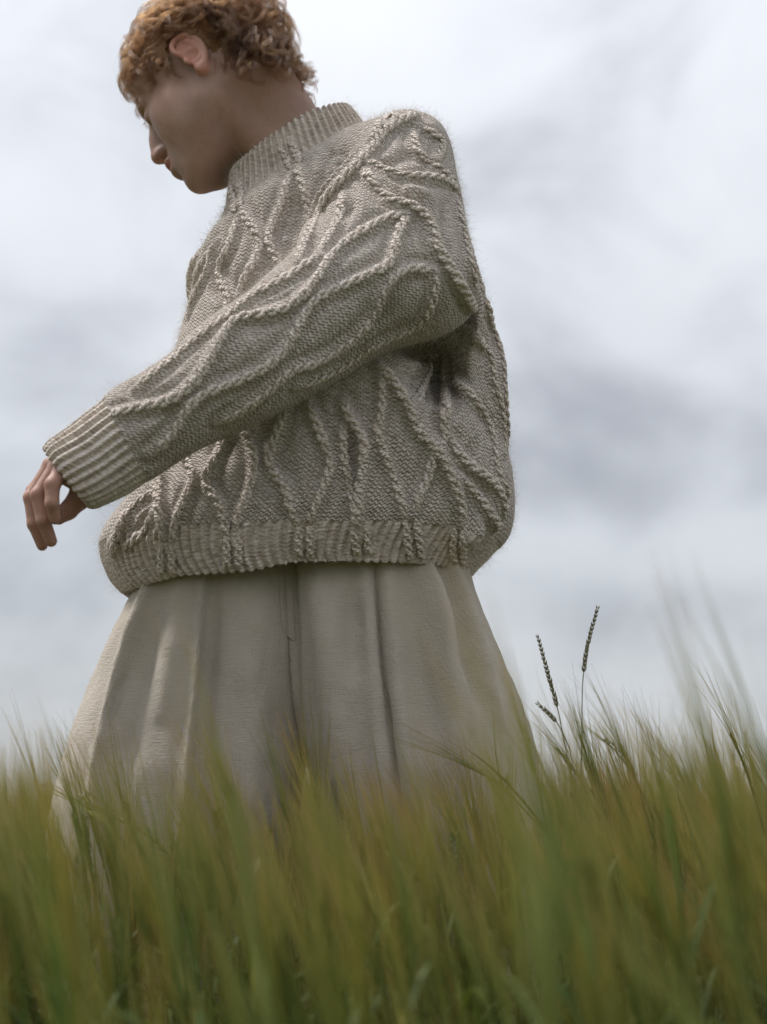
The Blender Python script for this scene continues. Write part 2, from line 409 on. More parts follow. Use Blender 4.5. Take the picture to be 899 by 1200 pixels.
# neck, shoulders and trunk
NB = P(352, 200, 2.17)
capsule(HW(-36, 0, -26), NB, .055, .053, .03)
capsule(HW(-12, 50, -30), P(330, 205, 2.135), .012, .010, .024)      # neck muscle
capsule(HW(-12, -50, -30), P(320, 215, 2.19), .012, .010, .024)
capsule(HW(-66, 8, -18), P(376, 190, 2.165), .030, .030, .03)
CH, PE = P(400, 350, 2.19), P(350, 670, 2.19)
capsule(NB, P(365, 260, 2.18), .05, .06, .04); capsule(P(365, 260, 2.18), CH, .06, .10, .05); capsule(CH, PE, .11, .10, .06)
SHL, SHR = P(478, 200, 2.12), P(285, 345, 2.25)
capsule(CH, SHL, .06, .05, .04); capsule(CH, SHR, .06, .045, .04)
ELB, WR = P(330, 405, 1.955), P(112, 545, 1.925)
capsule(SHL, ELB, .045, .036, .03); capsule(ELB, WR, .036, .024, .02)
ELR, WRR = P(296, 455, 2.385), P(405, 558, 2.425)
capsule(SHR, ELR, .042, .034, .03); capsule(ELR, WRR, .034, .024, .02)
capsule(WRR, P(432, 574, 2.425), .024, .024, .02)
for i, e in enumerate(((474, 580), (482, 592), (479, 603), (468, 612))):
    capsule(P(432 + 2 * i, 566 + 7 * i, 2.425), P(*e, 2.42), .009, .0075, .006)
for hx, kx, ax_ in ((262, 215, 190), (440, 495, 520)):
    hp_, kn, an = P(hx, 760, 2.18), P(kx, 1060, 2.18), P(ax_, 1440, 2.2)
    an[2] = .09
    capsule(PE, hp_, .09, .085, .06); capsule(hp_, kn, .085, .06, .03); capsule(kn, an, .058, .038, .02)
    ft = an + np.array([-.03, -.15, -.05]); capsule(an + np.array([0, .03, -.04]), ft, .042, .034, .03)
# the left hand: palm, four fingers and a thumb
def hp(*a_): return P(*a_)
capsule(WR, hp(86, 553, 1.925), .022, .019, .012)
for y_, q in ((1.898, (72, 553)), (1.916, (66, 548)), (1.936, (60, 545)), (1.954, (60, 547))):
    capsule(hp(98, 553, 1.925), hp(*q, y_), .015, .0098, .010)
def finger(ps, rs, k=.0035):
    for i in range(len(ps) - 1): capsule(hp(*ps[i]), hp(*ps[i + 1]), rs[i], rs[i + 1], k)
finger([(72, 553, 1.898), (61.5, 568, 1.888), (61, 590, 1.886), (64.5, 608, 1.896)], [.0098, .0088, .0078, .0068])
finger([(66, 548, 1.916), (45, 580, 1.908), (51, 610, 1.908), (60, 634, 1.920)], [.0098, .0090, .0082, .0070])
finger([(60, 545, 1.936), (36, 583, 1.930), (40, 614, 1.930), (49.5, 639, 1.938)], [.0092, .0084, .0078, .0066])
finger([(60, 547, 1.954), (38, 575, 1.952), (40, 598, 1.952), (47, 617, 1.955)], [.0084, .0072, .0066, .0058])
finger([(106, 566, 1.925), (92, 585, 1.932), (80, 598, 1.934), (69, 607, 1.930)], [.0150, .0122, .0102, .0080], .006)

def surface_nets(val):
    s = val < 0
    nx, ny, nz = val.shape
    c8 = [(i, j, k) for i in (0, 1) for j in (0, 1) for k in (0, 1)]
    cnt = np.zeros((nx - 1, ny - 1, nz - 1), np.int8)
    for i, j, k in c8: cnt += s[i:nx - 1 + i, j:ny - 1 + j, k:nz - 1 + k]
    act = (cnt > 0) & (cnt < 8)
    idx = np.full(act.shape, -1, np.int32); I = np.argwhere(act); idx[act] = np.arange(len(I))
    acc = np.zeros((len(I), 3)); num = np.zeros(len(I))
    C = np.stack([xs, ys, zs][0:0] or [np.zeros(1)], 0) if False else None
    def coord(o): return np.stack([xs[I[:, 0] + o[0]], ys[I[:, 1] + o[1]], zs[I[:, 2] + o[2]]], 1).astype(float)
    for o in c8:
        for ax_ in range(3):
            if o[ax_]: continue
            o2 = list(o); o2[ax_] = 1
            va = val[I[:, 0] + o[0], I[:, 1] + o[1], I[:, 2] + o[2]].astype(float); vb = val[I[:, 0] + o2[0], I[:, 1] + o2[1], I[:, 2] + o2[2]].astype(float)
            x = (va < 0) != (vb < 0)
            t = np.where(x, va / np.where(np.abs(va - vb) < 1e-12, 1, va - vb), 0)[:, None]
            acc += np.where(x[:, None], coord(o) * (1 - t) + coord(o2) * t, 0); num += x
    V = acc / num[:, None]
    quads = []
    for ax_ in range(3):
        o = [0, 0, 0]; o[ax_] = 1
        a_ = s[:-1 if ax_ == 0 else None, :-1 if ax_ == 1 else None, :-1 if ax_ == 2 else None]
        b_ = s[1 if ax_ == 0 else 0:, 1 if ax_ == 1 else 0:, 1 if ax_ == 2 else 0:]
        E_ = np.argwhere(a_ != b_)
        u_, w_ = [(1, 2), (2, 0), (0, 1)][ax_]
        E_ = E_[(E_[:, u_] > 0) & (E_[:, w_] > 0) & (E_[:, u_] < idx.shape[u_]) & (E_[:, w_] < idx.shape[w_])]
        def g(du, dw):
            q = E_.copy(); q[:, u_] -= du; q[:, w_] -= dw
            return idx[q[:, 0], q[:, 1], q[:, 2]]
        Q = np.stack([g(1, 1), g(0, 1), g(0, 0), g(1, 0)], 1)
        inside = s[E_[:, 0], E_[:, 1], E_[:, 2]]
        Q[~inside] = Q[~inside][:, ::-1]
        quads.append(Q[(Q >= 0).all(1)])
    return V, np.concatenate(quads)
BV, BQ = surface_nets(FIELD)
del FIELD
def relax(V, F, it, lam=0.5):
    e = np.concatenate([F[:, [0, 1]], F[:, [1, 2]], F[:, [2, 3]], F[:, [3, 0]]])
    n = len(V); deg = np.bincount(e.ravel(), minlength=n)[:, None]
    for _ in range(it):
        S = np.stack([np.bincount(e[:, 0], V[e[:, 1], k], n) + np.bincount(e[:, 1], V[e[:, 0], k], n) for k in range(3)], 1)
        V = V + lam * (S / np.maximum(deg, 1) - V)
    return V
BV = relax(BV, BQ, 2)
LOC = (BV - HC) @ HM.T * 1000.0 / HSC               # head coordinates in millimetres
lip = np.exp(-((LOC[:, 2] + 63) / 8.5) ** 4) * np.exp(-(LOC[:, 1] / 21) ** 4) * (LOC[:, 0] > 88)
red = np.exp(-((LOC[:, 0] + 10) / 24) ** 4) * (np.abs(LOC[:, 1]) > 70) * (np.abs(LOC[:, 2]) < 45)
red = np.maximum(red, 0.8 * np.exp(-(((LOC[:, 0] - 114) / 14) ** 2 + (LOC[:, 1] / 16) ** 2 + ((LOC[:, 2] + 32) / 13) ** 2)))
hd = np.linalg.norm(BV - HAND, axis=1)
red = np.maximum(red, 0.35 * (hd < .13))
for tp in ((64.5, 608, 1.896), (60, 634, 1.92), (49.5, 639, 1.938), (45, 580, 1.908), (36, 583, 1.93), (61.5, 568, 1.888)):
    red = np.maximum(red, .75 * np.exp(-(np.linalg.norm(BV - P(*tp), axis=1) / .012) ** 2))
red = np.maximum(red, 0.38 * np.exp(-(((LOC[:, 0] - 52) / 30) ** 2 + ((np.abs(LOC[:, 1]) - 50) / 26) ** 2 + ((LOC[:, 2] + 24) / 24) ** 2)))
person = link('person', mesh_np('person', BV, BQ, attrs={'lip': lip, 'red': red}), None, [MAT_SKIN])
tag(person, 'person in an oatmeal cable-knit sweater and wide cream trousers, looking down among the barley', 'person')
#@@ HAIR
# ------------------------------------------------------------------ curly hair
def hair_object(name, paths, radius, mat, parent, tip=0.35):
    """paths (n, k, 3)"""
    n, k, _ = paths.shape
    c = bpy.data.hair_curves.new(name); c.add_curves([k] * n)
    c.points.foreach_set('position', paths.astype(np.float32).ravel())
    r = np.linspace(1, tip, k)[None, :] * np.broadcast_to(np.asarray(radius), (n,))[:, None]
    c.points.foreach_set('radius', r.astype(np.float32).ravel())
    c.materials.append(mat)
    return link(name, c, parent)
EC, ER = np.array([-10., 0, 42]), np.array([98., 75, 82])     # the scalp as an ellipsoid (head coordinates, mm)
def on_scalp(q):
    d = (q - EC) / ER
    return EC + ER * d / np.linalg.norm(d, axis=-1, keepdims=True)
def scalp_n(q): return unit((q - EC) / ER ** 2)
def hairline(q):
    f, s, u = q[..., 0], np.abs(q[..., 1]), q[..., 2]
    # lowest height of hair as a function of how far forward
    lo = np.interp(f, [-110, -85, -62, -44, -32, -24, 6, 16, 24, 40, 60, 72, 84], [-66, -62, -50, -28, 2, 36, 38, 8, 12, 40, 62, 82, 100])
    lo = np.where(f > 40, lo - 6 * (s < 40), lo)
    return u > lo
def sample_scalp(n, r):
    d = unit(r.normal(size=(n * 4, 3))); q = EC + ER * d
    q = q[hairline(q)][:n]
    return q
r_h = np.random.default_rng(3)
NC = 620
roots = sample_scalp(NC * 3, r_h)
sel = []
for q in roots:                                    # spread the locks evenly
    if len(sel) == 0 or np.min(np.linalg.norm(np.array(sel) - q, axis=1)) > 8.0: sel.append(q)
    if len(sel) >= NC: break
roots = np.array(sel); NC = len(roots)
CROWN = np.array([-62., 0, 118])
KP = 26
L = r_h.uniform(52, 92, NC); L = np.where(roots[:, 0] > 40, L * 0.58, L)
L = np.where((roots[:, 2] < 45) & (roots[:, 0] > -40), L * 0.42, L); L = np.where((roots[:, 2] < 10) & (roots[:, 0] <= -40), L * .55, L)
steps = np.zeros((NC, KP, 3)); q = roots.copy(); seed_f = r_h.normal(size=(NC, 3)) * .45
hmax = r_h.uniform(9, 22, NC); hmax = np.where((roots[:, 2] < 45) & (roots[:, 0] > -40), hmax * .6, hmax); hmax = np.where(roots[:, 0] < -50, hmax * 1.3, hmax)
phase = r_h.uniform(0, 6.28, NC); crad = r_h.uniform(4.5, 9.0, NC); turns = r_h.uniform(.7, 1.9, NC); hand_ = r_h.choice([-1, 1], NC)
for k in range(KP):
    n = scalp_n(q)
    fl = unit(q - CROWN) + seed_f; fl = fl + np.array([0.25, 0, -0.25]) + np.array([-1.6, 0, .3]) * ((np.abs(q[:, 1]) > 52) & (q[:, 2] < 75) & (np.abs(q[:, 0] + 16) < 44))[:, None]; fl -= n * (fl * n).sum(1)[:, None]; fl = unit(fl)
    t = k / (KP - 1)
    b = np.cross(n, fl)
    ph = phase + hand_ * turns * 6.283 * t
    env = min(1, t * 3.0)
    h = 2 + hmax * np.sin(min(t * 1.5, 1) * math.pi / 2) * (1 - .25 * t)
    steps[:, k] = q + n * (h + crad * env * np.sin(ph) * .8)[:, None] + b * (crad * env * np.cos(ph))[:, None]
    q2 = q + fl * (L / KP)[:, None]
    d = (q2 - EC) / ER; nd = np.linalg.norm(d, axis=1)[:, None]
    q = EC + ER * d / nd
NS = 30
offs = r_h.normal(size=(NC, NS, 3)); offs = offs / np.maximum(1, np.linalg.norm(offs, axis=2, keepdims=True)) * 6.0
tt = np.linspace(0, 1, KP)
shrink = (1 - 0.60 * np.minimum(1, tt * 2.0)) + 0.25 * np.maximum(0, tt - .75)
wob = r_h.normal(size=(NC, NS, 3)) * 1.3; wf = r_h.uniform(4, 9, (NC, NS)); wp = r_h.uniform(0, 6.28, (NC, NS))
strands = steps[:, None] + offs[:, :, None] * shrink[None, None, :, None] + wob[:, :, None] * (np.sin(wf[..., None] * tt + wp[..., None]) * tt)[..., None]
ear_box = (np.abs(steps[..., 0] + 14) < 25) & (np.abs(steps[..., 1]) > 58) & (steps[..., 2] < 33)
strands = strands[ear_box.sum(1) < 3]
strands = strands.reshape(-1, KP, 3)
strands[:, 0] = strands[:, 0] * .3 + on_scalp(strands[:, 0]) * .7
# a few loose fly-away hairs
fr_ = sample_scalp(260, r_h); fk = np.zeros((len(fr_), KP, 3)); q = fr_.copy(); sf = r_h.normal(size=fr_.shape) * .9; pf = r_h.uniform(0, 6.28, len(fr_)); hf = r_h.uniform(10, 30, len(fr_))
for k in range(KP):
    n = scalp_n(q); fl = unit(q - CROWN) + sf; fl -= n * (fl * n).sum(1)[:, None]; fl = unit(fl); t = k / (KP - 1); b = np.cross(n, fl)
    fk[:, k] = q + n * (2 + hf * t ** .7 + 5 * t * np.sin(pf + 9 * t))[:, None] + b * (6 * t * np.cos(pf + 9 * t))[:, None]
    q = on_scalp(q + fl * 2.3)
# the curls at the nape hang free of the neck
NN = 150
an_ = r_h.uniform(-1.35, 1.35, NN); n_ = np.stack([-np.cos(an_), np.sin(an_), np.zeros(NN)], 1)
rt = np.array([-40., 0, 0]) + n_ * np.array([54., 58, 0]) + np.array([0, 0, 1.]) * r_h.uniform(-48, 16, NN)[:, None]
Ln = r_h.uniform(32, 58, NN); pn_ = r_h.uniform(0, 6.28, NN); cn_ = r_h.uniform(4, 9, NN); tn_ = r_h.uniform(.8, 1.8, NN); hn_ = r_h.uniform(4, 12, NN)
fln = np.array([-.16, 0, -1.0]) + r_h.normal(size=(NN, 3)) * .15; bn = np.cross(n_, unit(fln)); stn = np.zeros((NN, KP, 3))
for k in range(KP):
    t = k / (KP - 1); ph = pn_ + tn_ * 6.283 * t; env = min(1, 3 * t)
    stn[:, k] = rt + n_ * (hn_ * math.sin(min(1, 1.6 * t) * 1.57) + cn_ * env * np.sin(ph) * .7)[:, None] + unit(fln) * (Ln * t)[:, None] + bn * (cn_ * env * np.cos(ph))[:, None]
nst = stn[:, None] + offs[:NN, :, None] * shrink[None, None, :, None] + wob[:NN, :, None] * (np.sin(wf[:NN, :, None] * tt + wp[:NN, :, None]) * tt)[..., None]
strands = np.concatenate([strands, nst.reshape(-1, KP, 3)])
allh = np.concatenate([strands, fk]) / 1000.0 * HSC @ HM + HC
hair = hair_object('hair', allh, 0.00011, MAT_HAIR, person, 0.5)
hair['label'] = 'short curly copper hair'
# scalp under the curls, the same hair lying flat
th = np.linspace(0, 2 * np.pi, 120, endpoint=False); ph = np.linspace(0.02, math.pi - .02, 80)
TH, PH = np.meshgrid(th, ph)
D = np.stack([np.sin(PH) * np.cos(TH), np.sin(PH) * np.sin(TH), np.cos(PH)], -1)
SC = EC + (ER + 3.0) * D
SC = SC + D * (2.2 * vnoise(SC, 0.11))[..., None]
gf = grid_faces(80, 120); cen = SC.reshape(-1, 3)[gf].mean(1)
gf = gf[hairline(cen - np.array([0, 0, 4.0]) * (cen[:, 2:3] < 40) - 0)]
m, nt = new_mat('hair_roots')
nz = N(nt, 'ShaderNodeTexNoise', {'Vector': N(nt, 'ShaderNodeTexCoord').outputs['Object'], 'Scale': 400.0, 'Detail': 3.0})
principled(nt, Base_Color=ramp(nt, nz.outputs[0], [(0.3, (0.10, 0.045, 0.018)), (0.7, (0.24, 0.12, 0.05))]), Roughness=0.8)
roots_o = link('hair_base', mesh_np('hair_base', SC.reshape(-1, 3) / 1000 * HSC @ HM + HC, gf), hair, [m])
# eyebrows and lashes
br = []
for s in (-1, 1):
    for i in range(170):
        t = r_h.random(); x0 = np.array([96 - 14 * t ** 2, s * (12 + 34 * t), 21 + 5 * math.sin(t * 2.6) + r_h.normal() * 1.6])
        dr = np.array([-2.5 * t, s * 6, 2.0 - 3 * t]) + r_h.normal(size=3) * .7
        br.append([x0 + dr * k / 4 + np.array([1.0, 0, 0]) * math.sin(k / 4 * 3) for k in range(5)])
hair_object('eyebrows', np.array(br) / 1000 * HSC @ HM + HC, 0.00012, MAT_BROW, person)
br = []
for s in (-1, 1):
    for i in range(70):
        t = r_h.random(); x0 = np.array([91 - 3 * abs(t - .4) ** 1, s * (21 + 22 * t), -5 - 2 * abs(t - .5)])
        dr = np.array([4.2, s * (2.5 * (t - .3)), -4.0]) + r_h.normal(size=3) * .6
        br.append([x0 + dr * k / 4 + np.array([0, 0, 1.5]) * (k / 4) ** 2 for k in range(5)])
hair_object('eyelashes', np.array(br) / 1000 * HSC @ HM + HC, 0.00011, MAT_BROW, person)
#@@ SWEATER
# ================================================================== sweater
def section_grid(rows, nu, nv, power=2.3):
    """rows: (Lpx,Lpy,Rpx,Rpy,Y,depth[,tilt]) -> closed rings; returns V (nv,nu,3)"""
    Ls = np.array([P(r[0], r[1], r[4]) for r in rows]); Rs = np.array([P(r[2], r[3], r[4]) for r in rows])
    b = np.array([r[5] for r in rows]); tl = np.array([r[6] if len(r) > 6 else 0.0 for r in rows])
    mid = (Ls + Rs) / 2
    arc = np.concatenate([[0], np.cumsum(np.linalg.norm(np.diff(mid, axis=0), axis=1) + 0.25 * np.linalg.norm(np.diff(Rs - Ls, axis=0), axis=1) + .4 * np.abs(np.diff(b)))])
    tq = np.interp(np.linspace(0, arc[-1], nv), arc, np.arange(len(rows)))
    C = cr(mid, tq); H = cr((Rs - Ls) / 2, tq); bb = cr(b, tq); tt_ = cr(tl, tq)
    th_ = np.linspace(0, 2 * np.pi, 4001) + np.pi / 2
    c, s = np.cos(th_), np.sin(th_)
    c = np.sign(c) * np.abs(c) ** (2 / power); s = np.sign(s) * np.abs(s) ** (2 / power)
    al = np.concatenate([[0], np.cumsum(np.hypot(np.diff(c), np.diff(s)))]); qa = np.arange(nu) / nu * al[-1]
    c, s = np.interp(qa, al, c), np.interp(qa, al, s)
    B = np.stack([0 * bb, bb, tt_ * bb], 1)
    return C[:, None] + H[:, None] * c[None, :, None] + B[:, None] * s[None, :, None], tq
def grid_normals(V):
    du = np.roll(V, -1, 1) - np.roll(V, 1, 1); dv = np.gradient(V, axis=0)
    return unit(np.cross(du, dv))
def orient(V):
    """+1 / -1 so that grid_normals point outwards"""
    n = grid_normals(V); c = V.mean(1, keepdims=True)
    return 1.0 if ((V - c) * n).sum() > 0 else -1.0
def upsample(V, k):
    nv, nu, _ = V.shape
    W = cr(V, np.linspace(0, nv - 1, (nv - 1) * k + 1))
    X = np.concatenate([W[:, -2:], W, W[:, :3]], 1).transpose(1, 0, 2)
    return cr(X, 2 + np.arange(nu * k) / k).transpose(1, 0, 2)
def bvh_of(V):
    nv, nu, _ = V.shape
    return BVHTree.FromPolygons([Vector(v) for v in V.reshape(-1, 3)], [tuple(int(a) for a in f) for f in grid_faces(nv, nu)])
def project(path, bvh, Yg):
    """lay a traced line on the cloth: where the line of sight meets it, else the nearest cloth"""
    out = []
    q, _ = resample([np.array([p[0], p[1]], float) for p in path], 6.0)
    o = Vector((0, 0, CAM_Z))
    for x, y in q:
        d = Vector(ray(x, y)).normalized()
        hit = bvh.ray_cast(o, d)
        if hit[0] is None: hit = bvh.find_nearest(Vector(P(x, y, Yg)))
        out.append(np.array(hit[0]))
    out = np.array(out)
    for _ in range(2): out[1:-1] = .5 * out[1:-1] + .25 * (out[2:] + out[:-2])
    return out
def seg_dist(Pv, path):
    """distance from points to a polyline, and how far along it (0..1)"""
    best = np.full(len(Pv), 9.0); at = np.zeros(len(Pv)); k = 0; nn = len(path) - 1
    for a_, b_ in zip(path[:-1], path[1:]):
        ab = b_ - a_; t = np.clip((Pv - a_) @ ab / max(ab @ ab, 1e-12), 0, 1)
        d = np.linalg.norm(Pv - a_ - t[:, None] * ab, axis=1); at = np.where(d < best, (k + t) / nn, at); best = np.minimum(best, d); k += 1
    return best, at
def fold(V, sgn, path, h, w, Yg, bvh=None, dirn=None, open_top=False):
    """a ridge (h > 0) or hollow (h < 0) along a traced line"""
    bvh = bvh or bvh_of(V)
    pa = project(path, bvh, Yg)
    lo, hi = pa.min(0) - 3 * w, pa.max(0) + 3 * w
    X = V.reshape(-1, 3); m_ = ((X > lo) & (X < hi)).all(1); i = np.where(m_)[0]
    if len(i) == 0: return V
    d, at = seg_dist(X[i], pa); h = h * np.clip(np.minimum(at + (1 if open_top else 0), 1 - at) / .28, 0, 1) ** .7; n = np.asarray(dirn)[None] if dirn is not None else grid_normals(V).reshape(-1, 3)[i] * sgn
    X = X.copy(); X[i] += n * (h * np.exp(-(d / w) ** 2))[:, None]
    return X.reshape(V.shape)

BODY_ROWS = [
    (300, 226, 392, 172, 2.165, .046, .10), (284, 212, 405, 145, 2.165, .056, .10),
    (278, 202, 409, 129, 2.165, .060, .10), (272, 206, 413, 130, 2.165, .066, .10), (269, 226, 424, 146, 2.165, .070, .08), (266, 252, 438, 160, 2.165, .079, .06),
    (257, 276, 470, 150, 2.165, .108, .05), (244, 296, 505, 168, 2.17, .132, .03), (230, 326, 530, 218, 2.18, .150),
    (222, 368, 552, 300, 2.18, .165), (213, 412, 570, 375, 2.18, .174), (203, 470, 585, 462, 2.18, .182), (188, 535, 595, 540, 2.18, .19),
    (155, 590, 599, 592, 2.18, .196), (126, 628, 593, 624, 2.18, .197), (121, 654, 577, 646, 2.18, .190), (131, 682, 560, 664, 2.18, .178), (146, 698, 551, 675, 2.18, .170),
    (151, 699, 547, 676, 2.18, .166), (158, 685, 540, 664, 2.18, .160), (170, 655, 535, 640, 2.18, .150)]
SLEEVE_ROWS = [
    (484, 158, 494, 158, 2.135, .010), (462, 149, 512, 153, 2.13, .05), (437, 159, 529, 178, 2.115, .085), (415, 188, 537, 222, 2.09, .105),
    (394, 224, 545, 290, 2.05, .115), (372, 268, 556, 352, 2.01, .112), (350, 300, 520, 382, 1.985, .102), (322, 325, 455, 404, 1.965, .092), (285, 352, 400, 436, 1.95, .082),
    (232, 394, 320, 482, 1.93, .068), (180, 437, 246, 516, 1.925, .058), (128, 470, 174, 557, 1.925, .049), (92, 498, 141, 577, 1.925, .045), (56, 524, 107, 592, 1.925, .042),
    (56, 527, 104, 589, 1.925, .039), (66, 522, 106, 580, 1.925, .035), (100, 508, 132, 560, 1.925, .028)]
FAR_ROWS = [
    (262, 296, 270, 296, 2.24, .01), (248, 292, 290, 300, 2.25, .05), (229, 308, 300, 322, 2.255, .085), (225, 342, 318, 360, 2.28, .09), (238, 400, 330, 420, 2.35, .08), (270, 470, 335, 440, 2.38, .07),
    (320, 525, 350, 470, 2.40, .06), (385, 575, 405, 520, 2.42, .05), (415, 592, 432, 540, 2.425, .045), (445, 608, 462, 556, 2.425, .042),
    (443, 604, 458, 560, 2.425, .036), (415, 585, 425, 550, 2.425, .03)]
NUB, NVB, KB = 240, 120, 4
NUS, NVS, KS = 92, 112, 4
body, tB = section_grid(BODY_ROWS, NUB, NVB); sB = orient(body)
slv, tS = section_grid(SLEEVE_ROWS, NUS, NVS, 2.15); sS = orient(slv)
far, tF = section_grid(FAR_ROWS, 60, 72, 2.1); sF = orient(far)
def uneven(V, sgn, amp, s): return V + grid_normals(V) * (sgn * amp * (vnoise(V, s) + .5 * vnoise(V, s * 2.3)))[..., None]
body = uneven(body, sB, .0050, 11.0); slv = uneven(slv, sS, .0040, 13.0); far = uneven(far, sF, .004, 12.0)
body_flat, slv_flat, far_flat = upsample(body, KB), upsample(slv, KS), upsample(far, 2)
# large folds of the cloth
bv0, bv1 = bvh_of(body), bvh_of(slv)
for pa, h, w in (
        ([(444, 425), (465, 451), (485, 485), (512, 529), (530, 560), (541, 600)], .013, .012), ([(523, 430), (522, 475), (520, 520)], .009, .007),
    ([(528, 515), (548, 545), (585, 575)], .008, .012), ([(545, 520), (560, 535)], -.008, .014), ([(535, 628), (565, 622)], .012, .018),
    ([(405, 470), (424, 513), (425, 545), (420, 600), (421, 640)], .011, .009), ([(410, 500), (411, 540), (414, 600)], -.008, .007), ([(350, 560), (350, 600)], .005, .02),
    ([(190, 545), (187, 590), (191, 635)], .006, .009), ([(168, 600), (165, 630)], -.007, .015), ([(150, 602), (138, 628), (132, 656)], .008, .010),
    ([(255, 530), (241, 562)], .005, .012), ([(330, 500), (330, 560)], -.005, .02), ([(300, 260), (290, 300), (300, 340)], .005, .018), ([(262, 300), (250, 350)], -.006, .016),
    ([(350, 230), (338, 280)], -.006, .018), ([(560, 330), (580, 420), (588, 480)], .007, .012), ([(556, 405), (572, 470), (574, 520)], -.007, .016),
    ([(380, 190), (360, 230)], .004, .014), ([(246, 295), (236, 330)], -.006, .008), ([(590, 560), (570, 630)], .006, .02)):
    body = fold(body, sB, pa, h, w, 2.15, bv0)
for pa, h, w, dn in (([(408, 190), (392, 228), (372, 268), (352, 305)], .034, .012, (0, 1, 0)), ([(440, 380), (480, 385), (512, 400), (515, 430), (500, 470)], .105, .030, (0, 1, 0)), ([(520, 375), (535, 390), (522, 430)], .05, .016, (-.3, 1, 0)),
                       ([(552, 345), (557, 375), (553, 400), (544, 425), (531, 450)], .036, .0105, (.15, -1, 0))):
    body = fold(body, sB, pa, h, w, 2.15, bv0, dn, dn[1] < 0)
for pa, h, w in (
    ([(487, 134), (453, 152), (431, 181), (402, 212), (381, 240), (362, 275), (347, 312)], .016, .010), ([(488, 175), (470, 185), (440, 195)], -.010, .013),
    ([(512, 190), (490, 190)], -.006, .008), ([(470, 222), (505, 235)], .008, .013), ([(523, 232), (520, 262), (526, 300)], -.009, .008), ([(450, 245), (485, 245), (505, 262), (516, 300)], .006, .010),
    ([(440, 212), (452, 230)], -.008, .009), ([(415, 235), (390, 262)], -.006, .010), ([(395, 295), (370, 330), (300, 372)], .005, .012),
    ([(507, 282), (522, 304), (543, 340), (556, 362)], .007, .008), ([(480, 330), (462, 360), (430, 385)], -.005, .016), ([(350, 345), (320, 380)], -.003, .016),
    ([(271, 371), (240, 420), (200, 469)], .005, .010), ([(215, 480), (190, 500)], -.004, .012), ([(300, 420), (250, 445)], -.003, .014), ([(545, 240), (550, 330)], .005, .012)):
    slv = fold(slv, sS, pa, h, w, 2.0, bv1)
# the shoulder seam: the two cloths run into each other
def fillet(V, sgn, other, k):
    bv = bvh_of(other[0]); n = grid_normals(V).reshape(-1, 3) * sgn; X = V.reshape(-1, 3).copy()
    for i, p in enumerate(X):
        if p[2] < ZF: continue
        h = bv.find_nearest(Vector(p), k)
        if h[0] is None: continue
        inside = (np.array(h[0]) - p) @ np.array(h[1]) * other[1] > 0
        d = -h[3] if inside else h[3]
        X[i] = p + n[i] * (max(k - abs(d), 0) ** 2 / (4 * k))
    return X.reshape(V.shape)
ZF = P(480, 315, 2.05)[2]
slv2 = fillet(slv, sS, (body, sB), .016); body2 = fillet(body, sB, (slv, sS), .016)
body, slv = body2, slv2
bvB, bvS, bvF = bvh_of(body), bvh_of(slv), bvh_of(far)

